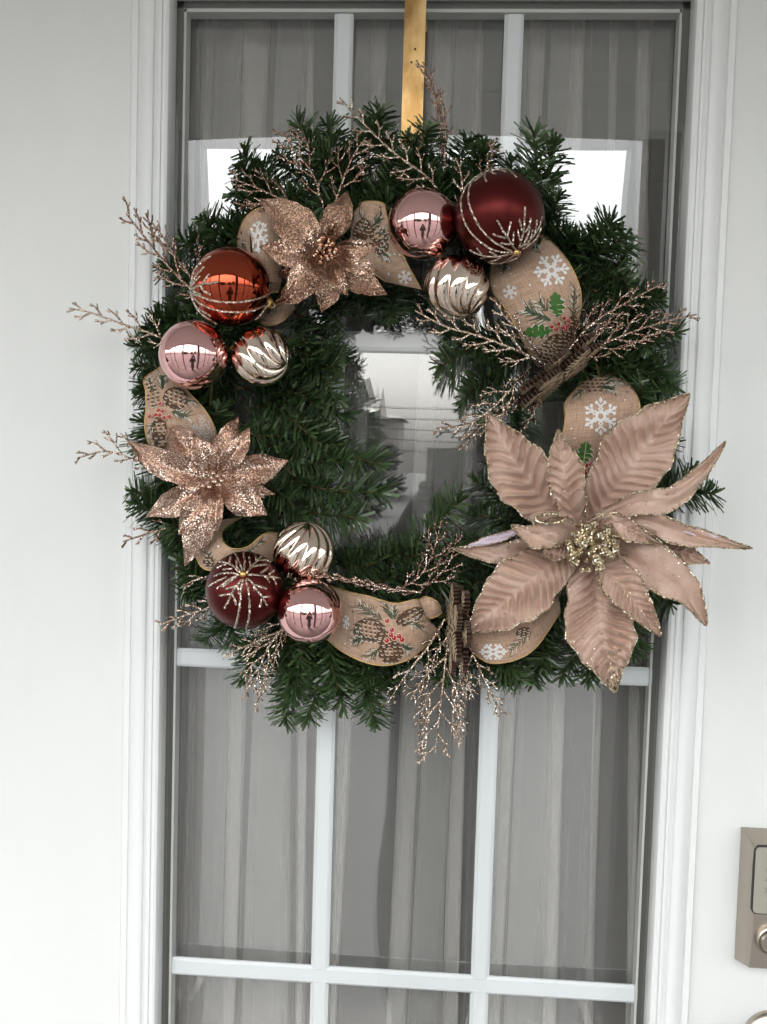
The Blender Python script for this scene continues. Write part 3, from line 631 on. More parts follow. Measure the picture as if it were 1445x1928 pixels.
glitter_lines(e, c, r, ZB1, [
 [(465,95),(310,190),(200,300),(145,430),(135,560),(160,720),(230,870),(330,990),(440,1080),(560,1155),(700,1190),(830,1190)],
 [(300,200),(250,300),(232,420),(245,540),(300,680),(370,820),(480,960),(600,1060),(720,1130),(820,1175)],
 [(885,1170),(830,1100),(770,990),(700,890),(620,750)],[(760,980),(785,880),(815,770)],[(740,1000),(650,975),(560,945)],[(840,1090),(845,1000),(850,910)],[(800,1090),(730,1075),(670,1060)],
 [(920,1130),(960,1000),(990,890),(1000,700),(1000,570)],[(960,900),(940,810),(925,730)],[(945,1040),(915,960),(905,880)],[(1000,930),(1060,830),(1080,720)],[(940,1130),(1020,1010),(1075,850)],
 [(960,1120),(1050,1040),(1130,950),(1200,830),(1235,700)],[(1130,940),(1155,840),(1165,740)],[(1050,1060),(1085,970),(1105,880)],[(960,1150),(1080,1080),(1170,980),(1225,850)],[(1000,1090),(1070,1075),(1130,1050)],
 [(840,1200),(700,1240),(550,1250),(440,1240),(330,1200),(250,1160)],[(430,1230),(385,1180),(345,1130)],[(480,1250),(430,1270),(380,1275)],[(620,1235),(570,1205),(515,1180)],[(700,1240),(620,1290),(530,1315)],
 [(870,1210),(760,1300),(640,1345),(500,1340)],[(940,1180),(900,1260),(760,1320)],[(465,95),(560,75),(680,60),(780,75),(890,170)],[(510,100),(560,110),(610,130)],[(465,100),(455,170),(480,230)],[(440,120),(380,170),(315,225)],[(680,70),(710,85),(740,100)]], .00105)
def button(e, c, r, px, py):
    p = on_sphere(px, py, c, r); bm = bmesh.new(); bmesh.ops.create_uvsphere(bm, u_segments=14, v_segments=8, radius=.0034)
    me = bpy.data.meshes.new('end_button'); bm.to_mesh(me); bm.free(); me.materials.append(M['brass_cap'])
    for f in me.polygons: f.use_smooth = True
    o = bpy.data.objects.new('end_button', me); COL.objects.link(o); o.parent = e; o.location = Vector((p-c).tolist())
button(e, c, r, 972.5, 474.5)
e, c, r = bauble(461,1111,74.5,.135,M['burgundy'],'burgundy satin bauble with a glitter snowflake star at lower left of the wreath',(.35,.85,.1))
glitter_lines(e, c, r, ZB3, [
 [(440,560),(455,440),(440,340)],[(440,560),(420,480),(365,350)],[(430,545),(385,490),(378,420)],[(470,545),(520,480),(575,420),(620,370)],[(515,490),(503,440),(495,385)],[(565,430),(558,400),(550,365)],[(570,425),(640,420),(695,440)],[(520,485),(590,470),(665,465)],
 [(480,560),(560,560),(640,570),(720,580),(790,595)],[(600,545),(640,520),(670,490)],[(640,570),(668,600),(690,635)],[(680,555),(708,535),(735,515)],[(710,575),(735,610),(750,650)],
 [(470,590),(530,640),(580,720),(620,770),(670,860)],[(540,650),(600,670),(660,690)],[(540,660),(543,685),(545,710)],[(620,765),(660,765),(695,765)],[(620,770),(605,820),(595,865)],
 [(440,600),(420,700),(410,830),(390,960),(360,1060)],[(465,600),(490,720),(500,850),(490,980),(465,1075)],
 [(430,600),(380,660),(330,740),(300,810),(265,875)],[(380,660),(325,680),(275,695)],[(385,660),(395,700),(400,740)],[(335,735),(275,745),(215,755)],[(340,740),(360,790),(375,845)],
 [(400,560),(340,545),(250,545),(165,575)],[(400,560),(300,610),(195,690)],[(290,580),(200,620),(120,665)],[(370,580),(300,630),(250,675)],[(400,540),(350,480),(290,450),(205,430)],[(290,455),(240,475),(195,495)],[(340,500),(290,505),(250,510)],[(310,450),(320,415),(325,385)]], .00115)
button(e, c, r, 458, 1081)
e, c, r = bauble(435,540,75,.120,M['copper'],'copper red mirror bauble with glitter lines at upper left of the wreath',(.9,.35,-.35))
glitter_lines(e, c, r, ZB2, [
 [(110,640),(200,590),(280,560),(380,545),(470,530)],[(270,560),(310,500),(355,430)],[(250,570),(290,640),(375,690)],[(110,640),(140,560),(210,440),(300,340)],[(130,560),(170,400),(260,290),(380,210)],[(130,600),(190,520),(245,460)],
 [(110,660),(230,700),(360,750),(520,780),(700,780),(860,760),(1000,725),(1110,670)],[(110,670),(230,780),(350,850),(500,890),(680,905),(850,895),(1000,845),(1100,780)],
 [(110,670),(160,800),(240,900),(340,980),(450,1050)],[(180,830),(290,900),(380,960)],[(150,640),(210,660),(260,690)],[(120,690),(170,850),(230,980),(300,1020)],[(950,1040),(1030,950),(1090,850),(1130,760)],[(1030,940),(1045,920),(1050,900)]], .00115)
bauble(365,668,66,.130,M['pink'],'pink mirror bauble below the copper red bauble at left',(.6,.7,.3))
bauble(797,422,66,.105,M['pink'],'pink mirror bauble beside the largest burgundy bauble at top',(.3,.85,-.2))
bauble(584,1151,62.5,.140,M['pink'],'pink mirror bauble beside the starred burgundy bauble at bottom',(-.3,.85,.3))
bauble(492,671,57.5,.115,M['champagne'],'ribbed champagne bauble touching the pink bauble at left',(-.93,.3,.25),8,.75,.10,'ribbed_bauble')
bauble(860,541,61,.110,M['champagne'],'ribbed champagne bauble hanging under the largest burgundy bauble',(-.45,.35,.85),8,.95,.10,'ribbed_bauble')
bauble(573,1040,61,.110,M['champagne'],'ribbed champagne bauble above the pink bauble at bottom left',(-.12,.25,-.95),12,.45,.085,'ribbed_bauble')

# ------------------------------------------------------------------ burlap ribbon
ribbon = thing('burlap_ribbon', 'burlap ribbon printed with snowflakes and pine cones wound round the wreath', 'ribbon', WC)
ZR1, ZR3, ZR4, ZR5, ZR6, ZR7 = Z(400,350,3.6125), Z(920,440,6.885), Z(980,640,6.02), Z(240,680,4.516), Z(250,930,2.408), Z(600,950,3.6125)
ALL = []
def loop(parts, label=None, edges='AB'):
    """one visible loop of ribbon: strips lofted between two edges given as (x, y, depth) in the photo"""
    m_ = MB(); Gs = []
    for A, B, bow in parts:
        a, b_ = catmull(A, 40), catmull(B, 40); rows = []
        for i in range(40):
            row = []
            for j in range(13):
                v = j/12; q = a[i]*(1-v)+b_[i]*v; row.append(P(q[0], q[1], q[2]+bow*4*v*(1-v)))
            rows.append(row)
        G = np.array(rows); L = np.r_[0, np.cumsum(np.linalg.norm(np.diff(G[:,6],axis=0),axis=1))]; wd = np.linalg.norm(G[20,0]-G[20,-1])
        uv = np.dstack([np.repeat(L[:,None],13,1), np.repeat(np.linspace(0,wd,13)[None],40,0)])
        nrm = normals(G); m_.grid(G, 0, uv); m_.grid(G-nrm*.0006, 0, uv, flip=True); Gs.append((G, nrm))
    o = m_.build('ribbon_loop', M['burlap'], ribbon, True, label=label)
    for k, (G, nrm) in enumerate(Gs):
        for c_ in edges[2*k:2*k+2] if len(edges) > 2 else edges:
            if c_ == '-': continue
            E_ = G[:, 0 if c_ == 'A' else -1]; q = np.array([E_[int(i)]*(1-(i%1))+E_[min(int(i)+1,39)]*(i%1) for i in np.linspace(0,39,160)])
            m_ = MB(); rr = .0007*(1+.45*np.sin(np.arange(160)*math.pi/1.5)); m_.tube(q, rr, 5, jit=.2); m_.build('wired_edge', M['thread'], o)
    V, F, n = [], [], 0
    for G, _ in Gs:
        V += G.reshape(-1,3).tolist(); F += [(n+i*13+j, n+(i+1)*13+j, n+(i+1)*13+j+1, n+i*13+j+1) for i in range(39) for j in range(12)]; n += 520
    tree = BVHTree.FromPolygons(V, F); return o, tree
class Print:
    """flat print: outlines traced in the photo are laid onto the ribbon's own surface"""
    def __init__(s, o, tree): s.o, s.t = o, tree; s.b = {}
    def lay(s, pts, off):
        out = []
        for x, y in pts:
            d = Vector(ray(x, y).tolist()).normalized(); h, n, i, _ = s.t.ray_cast(Vector(CAM.tolist()), d)
            if h is None: return None
            if n.dot(d) > 0: n = -n
            out.append((h+n*off)[:])
        return out
    def poly(s, key, kind, pts, off=.0004):
        q = s.lay(pts, off)
        if q is None: return
        mb = s.b.setdefault((key, kind), MB()); mb.add(q, [tuple(range(len(q)))])
    def bar(s, key, kind, a, b, w0, w1=None, off=.0004):
        w1 = w0 if w1 is None else w1; dx, dy = b[0]-a[0], b[1]-a[1]; L = math.hypot(dx, dy) or 1; nx, ny = -dy/L, dx/L
        s.poly(key, kind, [(a[0]+nx*w0, a[1]+ny*w0), (b[0]+nx*w1, b[1]+ny*w1), (b[0]-nx*w1, b[1]-ny*w1), (a[0]-nx*w0, a[1]-ny*w0)], off)
    def dot(s, key, kind, c, r, off=.0004, n=10):
        s.poly(key, kind, [(c[0]+r*math.cos(2*math.pi*i/n), c[1]+r*math.sin(2*math.pi*i/n)) for i in range(n)], off)
    def snow(s, c, r, rot, sq=(1,1,0), style=0, key='white'):
        def T(u, v):
            x, y = u*sq[0], v*sq[1]; ca, sa = math.cos(math.radians(sq[2])), math.sin(math.radians(sq[2])); return (c[0]+r*(x*ca-y*sa), c[1]+r*(x*sa+y*ca))
        K = 'snowflake_print'
        for i in range(6):
            a = math.radians(rot+60*i); f = lambda u, v: T(u*math.cos(a)-v*math.sin(a), u*math.sin(a)+v*math.cos(a))
            w = r*(.05 if style == 0 else .062 if style == 1 else .035)
            if style == 0:
                s.bar(K, key, f(.16,0), f(.80,0), w); s.poly(K, key, [f(.66,0),f(.82,.11),f(1.0,0),f(.82,-.11)], .0005)
                for g in (1,-1):
                    s.bar(K, key, f(.52,0), f(.68,.20*g), w*.9); s.dot(K, key, f(.70,.22*g), r*.095, .0005)
                    s.bar(K, key, f(.26,0), f(.40,.13*g), w*.8); s.bar(K, key, f(.40,0), f(.50,.09*g), w*.7); s.bar(K, key, f(.16,0), f(.24,.14*g), w)
            elif style == 1:
                s.bar(K, key, f(.0,0), f(.98,0), w)
                for g in (1,-1): s.bar(K, key, f(.52,0), f(.86,.26*g), w)
                s.bar(K, key, f(.30,-.17), f(.30,.17), w*.9)
            else:
                s.bar(K, key, f(.05,0), f(1.0,0), w)
                for g in (1,-1):
                    for q, l in ((.25,.2),(.5,.26),(.75,.18)): s.bar(K, key, f(q,0), f(q+l*.8,l*g), w)
    def cone(s, c, rx, ry, rot):
        K = 'pinecone_print'; ca, sa = math.cos(math.radians(rot)), math.sin(math.radians(rot)); T = lambda u, v: (c[0]+u*ca-v*sa, c[1]+u*sa+v*ca)
        s.poly(K, 'pbrown', [T(rx*math.cos(t)*(1+.05*math.cos(9*t)), ry*math.sin(t)*(1+.05*math.sin(7*t))) for t in np.arange(22)*2*math.pi/22], .0008)
        n = max(4, int(ry*2/6.5))
        for i in range(n):
            v = -ry+ry*2*(i+.5)/n; hw = rx*math.sqrt(max(0,1-(v/ry)**2)); k = max(2, int(hw*2/8.0))
            for j in range(k):
                u = -hw+2*hw*(j+.5+(.5 if i%2 else 0)*.6)/k; z_ = 3.7+random.uniform(-.5,.7)
                s.poly(K, 'pbrown2', [T(u-z_,v-1),T(u,v-3.0),T(u+z_,v-1),T(u,v+2.6)], .0010)
                tl = random.uniform(-.8,.8)
                if random.random() < .85: s.poly(K, 'cream' if random.random() < .6 else 'pwhite', [T(u-z_,v+.2+tl),T(u-z_*.3,v+1.7),T(u+z_*.5,v+1.5),T(u+z_,v-.2-tl),T(u+z_*.3,v+3.2),T(u-z_*.5,v+3.0)], .0012)
    def twig(s, a, b, L, n=16, kd='needle_print', seed=0):
        r = random.Random(seed+int(a[0])); an = math.atan2(b[1]-a[1], b[0]-a[0])
        for i in range(n):
            u = i/n; x, y = a[0]+(b[0]-a[0])*u, a[1]+(b[1]-a[1])*u
            for g in (1,-1):
                q = an+g*math.radians(r.uniform(22,52)); l = L*r.uniform(.7,1.1); e_ = (x+l*math.cos(q), y+l*math.sin(q))
                s.bar(kd, 'pgreen', (x,y), e_, .75, .35, .0006)
                if r.random() < .42: s.bar(kd, 'pwhite', (x+.35*l*math.cos(q), y+.35*l*math.sin(q)), (x+.85*l*math.cos(q), y+.85*l*math.sin(q)), .8, .3, .0007)
    def holly(s, a, b, w):
        ax = np.array([b[0]-a[0], b[1]-a[1]]); L = np.linalg.norm(ax); ax = ax/L; nn = np.array([-ax[1], ax[0]]); K = 'holly_print'
        pr = [(0,0),(.10,.28),(.16,.62),(.26,.48),(.34,.95),(.46,.60),(.58,.92),(.68,.48),(.80,.62),(.86,.25),(1,0)]
        up = [tuple(np.array(a[:2])+ax*L*u+nn*w*v) for u, v in pr]; dn = [tuple(np.array(a[:2])+ax*L*u-nn*w*v) for u, v in pr]
        for i in range(len(pr)-1): s.poly(K, 'holly', [up[i],up[i+1],dn[i+1],dn[i]] if 0 < i < len(pr)-2 else ([up[i],up[i+1],dn[i+1]] if i == 0 else [up[i],up[i+1],dn[i]]), .0014)
        s.bar(K, 'cream', a, b, .6, .4, .0016)
        for i in (2,4,6): s.bar(K, 'pwhite', up[i], up[i+1], .9, .9, .0016); s.bar(K, 'cream', tuple(np.array(a[:2])+ax*L*pr[i][0]*.8), tuple((np.array(up[i])*.8+np.array(a[:2])*.2)), .4, .3, .0016); s.bar(K, 'pwhite', dn[i], dn[i-1], .7, .7, .0016)
    def berry(s, c, r):
        s.dot('berry_print', 'cream', c, r*1.22, .0018); s.dot('berry_print', 'berry', c, r, .0020); s.dot('berry_print', 'pwhite', (c[0]-r*.3, c[1]-r*.35), r*.24, .0022, 6)
    def done(s):
        names = {}
        for (k, kind), mb in s.b.items(): names.setdefault(k, []).append((kind, mb))
        for k, L in names.items():
            tot = MB(); mats = []
            for i, (kind, mb) in enumerate(L):
                o = 0
                mats.append(M[kind])
                tot.add(np.concatenate(mb.v), mb.f, i)
            tot.build(k, mats, s.o, False, kind='stuff')
# loop behind and left of the upper glitter flower
o, t_ = loop([(ZR1([(178,440,.055),(176,340,.065),(228,215,.080),(335,148,.085),(470,165,.07)]), ZR1([(262,470,.070),(258,400,.078),(262,330,.088),(330,300,.088),(470,300,.07)]), 0),
              (ZR1([(340,205,.080),(258,255,.098),(268,380,.105),(282,520,.105),(297,652,.098)]), ZR1([(470,200,.085),(455,280,.098),(462,400,.100),(470,520,.098),(475,650,.090)]), .012),
              (ZR1([(297,645,.098),(330,690,.092),(390,722,.085),(450,722,.078)]), ZR1([(320,628,.080),(370,610,.075),(430,622,.070),(475,640,.070)]), -.006)], edges='A----AA-')
p = Print(o, t_); p.snow(ZR1([(312,345)])[0], 33, 10, (.62,1.05,8)); p.twig(*ZR1([(225,470),(200,390)]), 14, 8); p.done()
# ribbon to the right of that flower
o, t_ = loop([(ZR1([(930,260,.055),(1000,125,.070),(1085,105,.082),(1172,128,.088),(1198,250,.098),(1300,480,.100),(1424,705,.085)]), ZR1([(960,420,.06),(940,360,.065),(930,380,.075),(960,430,.085),(1010,500,.092),(1080,580,.092),(1185,655,.082)]), .004)])
p = Print(o, t_); Q = ZR1
p.twig(*Q([(1060,330),(1000,190)]), 20, 14); p.twig(*Q([(1080,300),(1160,190)]), 18, 14); p.twig(*Q([(1100,420),(1200,480)]), 18, 14); p.twig(*Q([(1120,330),(1190,300)]), 16, 10)
p.cone(Q([(1020,310)])[0], 16, 24, 20); p.cone(Q([(1130,340)])[0], 15, 22, -40); p.cone(Q([(1150,420)])[0], 12, 15, 60)
p.snow(Q([(1310,622)])[0], 14.5, 15, style=1); 
for q, r_ in (((1200,597),2.4),((1237,465),2),((1275,470),2),((1183,497),2.2)): p.dot('snowflake_print', 'white', Q([q])[0], r_)
p.done()
# broad loop under the largest burgundy bauble
Q = ZR3
o, t_ = loop([(Q([(60,330,.070),(28,560,.085),(60,760,.095),(185,925,.105),(292,1090,.110),(375,1250,.110),(470,1420,.105),(560,1600,.095),(650,1730,.075)]), Q([(640,-30,.060),(760,60,.075),(900,190,.090),(1010,330,.100),(1110,500,.104),(1180,680,.102),(1204,850,.098),(1180,1080,.09),(1050,1680,.06)]), .012)], 'broad ribbon loop printed with holly, berries and two snowflakes')
p = Print(o, t_)
p.snow(Q([(818,478)])[0], 35.5, -7, (1,.95,0)); p.snow(Q([(282,757)])[0], 14.8, 14, style=1)
for q, r_ in (((541,665),2.0),((375,1085),1.6),((172,510),1.6),((292,522),1.4),((80,680),1.8),((720,75),1.6)): p.dot('snowflake_print', 'white', Q([q])[0], r_)
p.twig(*Q([(800,1120),(480,980)]), 30, 20); p.twig(*Q([(760,1000),(650,880)]), 22, 8); p.twig(*Q([(1100,1080),(1130,700)]), 20, 14); p.twig(*Q([(860,1330),(700,1480)]), 24, 8); p.twig(*Q([(760,1640),(560,1480)]), 18, 8); p.twig(*Q([(620,220),(640,100)]), 14, 8); p.twig(*Q([(160,300),(230,470)]), 16, 10); p.twig(*Q([(500,150),(640,190)]), 16, 8)
p.cone(Q([(820,1560)])[0], 27, 33, 15); p.cone(Q([(1050,1230)])[0], 13, 26, 20); p.cone(Q([(880,1420)])[0], 20, 18, 0)
p.holly(*Q([(900,1080),(850,745)]), 17); p.holly(*Q([(830,1240),(440,1275)]), 15); p.holly(*Q([(1040,1640),(1075,1400)]), 10)
for q in ((965,1085),(1020,1120),(805,1195),(890,1160),(945,1205),(1005,1185),(865,1230),(985,1235),(920,1690),(975,1640),(985,1610)): p.berry(Q([q])[0], 4.0)
p.done()
# loop with one snowflake above the velvet flower
Q = ZR4
o, t_ = loop([(Q([(690,480,.050),(600,590,.068),(500,720,.086),(510,880,.098),(492,1010,.098),(478,1130,.094),(560,1300,.085),(720,1540,.075)]), Q([(1000,380,.050),(1200,480,.066),(1325,640,.084),(1357,800,.090),(1332,970,.090),(1245,1090,.085),(1100,1280,.078),(930,1500,.07)]), .010)], 'ribbon loop printed with one large snowflake and a pine cone')
p = Print(o, t_); p.snow(Q([(912,866)])[0], 35.5, 30, (1,1.03,0))
for q, r_ in (((1186,683),1.6),((1242,967),1.7),((580,1002),1.8),((617,1112),1.5)): p.dot('snowflake_print', 'white', Q([q])[0], r_)
p.twig(*Q([(760,520),(600,640)]), 20, 12); p.twig(*Q([(900,520),(1060,560)]), 22, 12); p.twig(*Q([(950,460),(1150,470)]), 18, 10); p.cone(Q([(830,490)])[0], 27, 20, 0)
p.holly(*Q([(720,1400),(750,1130)]), 17); p.twig(*Q([(860,1380),(1060,1080)]), 20, 14); p.twig(*Q([(660,1300),(545,1230)]), 12, 6)
for q in ((700,1420),(750,1410),(800,1400),(850,1395),(730,1465),(790,1455),(835,1450),(740,1500),(770,1530)): p.berry(Q([q])[0], 4.2)
p.done()
# loop under the pink bauble at the left
Q = ZR5
o, t_ = loop([(Q([(290,40,.060),(145,150,.078),(156,250,.086),(160,400,.090),(148,540,.090),(178,690,.082),(250,790,.06)]), Q([(430,170,.080),(540,285,.092),(650,400,.098),(722,520,.098),(757,610,.092),(745,720,.080),(680,850,.06)]), .012)], 'ribbon loop printed with pine cones and a thin grey snowflake')
p = Print(o, t_); p.twig(*Q([(230,260),(180,150)]), 18, 10); p.twig(*Q([(300,240),(300,130)]), 20, 12); p.twig(*Q([(440,330),(580,340)]), 18, 12); p.twig(*Q([(380,430),(520,470)]), 20, 12); p.twig(*Q([(240,520),(170,620)]), 16, 10); p.twig(*Q([(250,640),(220,760)]), 16, 10)
p.cone(Q([(215,290)])[0], 14, 24, -15); p.cone(Q([(410,320)])[0], 23, 20, 20); p.cone(Q([(280,610)])[0], 15, 30, -5)
for q in ((287,362),(275,418),(309,425),(250,455),(284,458),(320,480),(366,472),(200,470)): p.berry(Q([q])[0], 3.9)
p.snow(Q([(655,580)])[0], 25, 15, style=2, key='pgrey'); p.done()
# curling strip between the lower glitter flower and the baubles
Q = ZR6
o, t_ = loop([(Q([(495,105,.070),(412,160,.095),(408,212,.105),(450,247,.112),(520,240,.108),(600,180,.100),(665,178,.085)]), Q([(380,120,.060),(300,245,.080),(290,290,.088),(340,345,.092),(500,335,.092),(600,310,.088),(690,290,.075)]), .004)])
p = Print(o, t_); p.twig(*Q([(350,330),(345,270)]), 13, 9); p.twig(*Q([(520,260),(590,210)]), 13, 9); p.dot('snowflake_print','white',Q([(390,238)])[0],2.3); p.cone(Q([(345,308)])[0], 10, 9, 0); p.done()
# flat run along the bottom and its knot
Q = ZR7
o, t_ = loop([(Q([(40,540,.070),(200,592,.092),(350,625,.098),(520,672,.096),(690,650,.088),(760,790,.070)]), Q([(50,910,.080),(170,1004,.096),(330,1077,.104),(480,1092,.104),(640,1035,.094),(830,870,.070)]), .008)], 'flat ribbon run printed with three pine cones and red berries')
p = Print(o, t_)
p.twig(*Q([(430,780),(270,680)]), 22, 14); p.twig(*Q([(500,780),(460,660)]), 20, 12); p.twig(*Q([(600,800),(720,830)]), 18, 12); p.twig(*Q([(520,780),(520,680)]), 18, 8); p.twig(*Q([(330,900),(240,930)]), 16, 12); p.twig(*Q([(420,980),(330,1040)]), 18, 12); p.twig(*Q([(560,950),(620,990)]), 16, 10); p.twig(*Q([(640,780),(700,720)]), 16, 10); p.twig(*Q([(290,800),(240,880)]), 14, 10)
p.cone(Q([(350,855)])[0], 30, 22, 10); p.cone(Q([(620,765)])[0], 28, 14, -28); p.cone(Q([(490,1000)])[0], 23, 22, 0); p.cone(Q([(450,910)])[0], 16, 14, 0)
for q in ((465,792),(497,852),(490,885),(512,905),(545,893),(463,922),(565,916)): p.berry(Q([q])[0], 4.6)
p.snow(Q([(190,800)])[0], 14, 20, (.5,1,0), 1); p.dot('snowflake_print','white',Q([(183,945)])[0],1.6); p.done()
loop([(Q([(685,645,.092),(735,628,.10),(800,655,.098),(832,700,.090)]), Q([(735,765,.088),(765,772,.092),(805,760,.092),(840,735,.085)]), .006)])
loop([(Q([(925,700,.085),(965,688,.095),(1005,705,.092),(1020,740,.085)]), Q([(920,790,.080),(960,780,.088),(1000,775,.086),(1030,770,.08)]), .004)])
o, t_ = loop([([(838,1165,.070),(880,1172,.085),(930,1176,.090),(990,1160,.088),(1052,1120,.075)], [(870,1205,.080),(902,1238,.092),(930,1249,.096),(975,1241,.094),(1012,1216,.088),(1056,1152,.078)], .006)], edges='-B')
p = Print(o, t_); p.snow((929,1227), 28, 0, (1,.62,0)); p.twig((1000,1190),(960,1225), 18, 10); p.twig((880,1190),(872,1165), 14, 8); p.cone((985,1190), 14, 8, -20); p.done()
o, t_ = loop([([(478,588,.06),(500,612,.075),(530,606,.078),(556,580,.06)], [(505,560,.06),(515,572,.07),(530,566,.07),(545,545,.06)], .004)], edges='A-')
p = Print(o, t_); p.twig((505,590),(525,575), 16, 8); p.done()
# ------------------------------------------------------------------ fabric flowers
def Pv(X, Y, D):
    v = np.stack([(X-CXP)/FPX, (Y-CYP)/FPX, np.ones_like(X)], -1) @ MROT
    r = np.stack([v[...,0], v[...,2], -v[...,1]], -1)
    return CAM + r*((-D-CAM[1])/r[...,1])[..., None]
_pu = [0,.10,.22,.36,.50,.64,.77,.88,.95,1]
PROF = dict(leaf=[.22,.42,.74,.96,1.0,.90,.64,.34,.15,.015], velvet=[.26,.46,.74,.94,1.0,.95,.74,.36,.17,.03], slim=[.35,.55,.80,.98,1.0,.85,.55,.33,.20,.04])
def petal(fl, cl, hl, hr, mats, prof='leaf', fold=.22, rip=.002, ribs=0, amp=.0008, edge=None, flakes=0, tipg=0, nu=44, nv=15, seed=0, tilt=0, curl=0, crumple=.0007, jag=.045, label=None, name='petal'):
    """cl: centreline from base to tip as (x, y, depth); hl / hr: half widths left and right of it in photo pixels"""
    r = np.random.default_rng(seed+int(cl[0][0]*7+cl[-1][1]*13)); c = catmull(cl, nu); u = np.linspace(0,1,nu)
    t_ = np.gradient(c[:,:2], axis=0); t_ /= np.linalg.norm(t_, axis=1)[:,None]+1e-9; nn = np.c_[t_[:,1], -t_[:,0]]  # towards the left of travel on screen
    w = np.interp(u, _pu, PROF[prof]); w = np.convolve(np.pad(w, 2, mode='edge'), np.ones(5)/5, 'valid') if prof else w; w[-1] = .01
    wl = w*hl*(1+(jag*np.sin(u*17+r.random()*6)+jag*.6*np.sin(u*41+r.random()*6))*(u>.15)); wr = w*hr*(1+(jag*np.sin(u*15+r.random()*6)+jag*.6*np.sin(u*37+r.random()*6))*(u>.15))
    V = np.linspace(-1,1,nv); ph = r.random(2)*6.28
    U2, V2 = np.meshgrid(u, V, indexing='ij'); side = np.where(V2 > 0, wl[:,None], wr[:,None])*V2
    X = c[:,0:1]+nn[:,0:1]*side; Y = c[:,1:2]+nn[:,1:2]*side; sm = np.abs(side)/1750.0
    D = c[:,2:3]+fold*sm*(1-.35*np.abs(V2))+tilt*side/1750.0+rip*np.abs(V2)**1.5*np.sin(U2*9+np.where(V2>0,ph[0],ph[1]))*np.sin(np.pi*U2)
    D = D-curl*sm*np.abs(V2)**3
    rr6 = r.random(6)*6.28
    D = D+crumple*np.clip(U2*4,0,1)*(np.sin(U2*7+V2*2.3+rr6[0])*np.cos(V2*3.1+rr6[1])+.5*np.sin(U2*15+V2*5+rr6[2]))
    D0 = D.copy()
    if ribs:
        f = (U2*ribs-np.abs(V2)*ribs*.13+.22*np.sin(U2*11+rr6[3])+.12*np.sin(V2*6+U2*9+rr6[4])); env = (.75+.35*np.sin(U2*13+V2*4+rr6[5]))*np.clip(np.abs(V2)*6,0,1)*np.clip((1-np.abs(V2))*5,0,1)*np.clip((1-U2)*5,0,1)*np.clip(U2*6,0,1)
        D = D+amp*5.0*(1-2*np.abs(np.sin(math.pi*f))**.6)*env - amp*3.2*np.exp(-(V2*8)**2)*(1-U2)
    G = Pv(X, Y, D); nrm = normals(G); BK = Pv(X, Y, D0-(amp*6.3+.0008 if ribs else .0008)*np.clip((1-np.abs(V2))*8,.35,1)); m_ = MB(); uvx = np.dstack([U2, V2])
    m_.grid(G, 0, uvx); m_.grid(BK, 1, uvx, flip=True)
    rim = np.concatenate([G[:,0], G[-1,1:], G[::-1,-1][1:]]); rb = np.concatenate([BK[:,0], BK[-1,1:], BK[::-1,-1][1:]])
    m_.grid(np.stack([rim, rb], 1), 0)
    o = m_.build(name, mats, fl, True, label=label)
    if edge:
        q = np.concatenate([G[2:,0], G[-1,1:], G[::-1,-1][1:-2]]); q = catmull(q, 190); m2 = MB(); m2.tube(q, .00062*(1+.9*(r.random(190)-.5)), 5, jit=.5); m2.build('glitter_edge', edge, o)
    if flakes:
        m2 = MB()
        for k in range(flakes+tipg):
            if k < flakes: uu, vv = r.random()**.8, (np.sign(r.normal())*(1-min(.9,r.exponential(.07))) if r.random() < .72 else r.uniform(-1,1))
            else: uu, vv = 1-abs(r.normal())*.16, r.uniform(-1,1)
            i, j = int(np.clip(uu,0,.995)*(nu-1)), min(int((np.clip(vv,-1,1)+1)/2*(nv-1)), nv-2); p = G[i,j]+(G[min(i+1,nu-1),j]-G[i,j])*r.random()+(G[i,j+1]-G[i,j])*r.random()+nrm[i,j]*.0006
            a = r.normal(0,1,3); b_ = np.cross(a, nrm[i,j]+r.normal(0,.5,3)); a = np.cross(b_, nrm[i,j]+r.normal(0,.4,3)); a /= np.linalg.norm(a); b_ /= np.linalg.norm(b_); s = r.uniform(.0004,.0008)*(1 if k < flakes else 1.35)
            m2.add([p+a*s, p+b_*s, p-a*s, p-b_*s], [(0,1,2,3)])
        m2.build('glitter_flakes', edge or mats[0], o, False, kind='stuff')
    return o
def zc(zz, pts): return zz(pts)
ZA, ZF, ZV = Z(400,350,3.6125), Z(240,680,4.516), Z(850,700,2.491)
RG = [M['rose_glitter'], M['rose_glitter']]; BG = [M['bronze_glitter'], M['bronze_glitter']]
fA = thing('glitter_flower', 'bronze glitter flower at the top of the wreath with a berry centre', 'flower', P(608,468,.13), 'glitter fabric flowers on the wreath')
def pa(zz, fl, pts, hl, hr, **k):
    k['fold'] = k.get('fold',.2)*1.9; k['rip'] = k.get('rip',.002)*1.6
    return petal(fl, zz(pts), zz.r(hl)*1.14, zz.r(hr)*1.14, BG if fl.name == 'glitter_flower' else RG, **k)
pa(ZA, fA, [(770,420,.120),(640,320,.132),(480,190,.128),(328,90,.118)], 118, 118, fold=.12, seed=1)
pa(ZA, fA, [(775,400,.115),(830,260,.115),(885,150,.110),(916,36,.098)], 92, 88, fold=-.10, seed=2)
pa(ZA, fA, [(790,400,.130),(830,310,.145),(862,240,.150),(886,162,.150)], 46, 50, fold=.35, seed=3)
pa(ZA, fA, [(740,455,.125),(620,470,.140),(470,450,.140),(318,414,.135)], 80, 92, fold=.18, seed=4)
pa(ZA, fA, [(820,420,.135),(930,400,.150),(1040,410,.155),(1140,392,.150)], 34, 70, fold=.30, seed=5, tilt=.5)
pa(ZA, fA, [(820,470,.135),(920,500,.150),(1020,550,.152),(1126,580,.145)], 78, 62, fold=.22, seed=6)
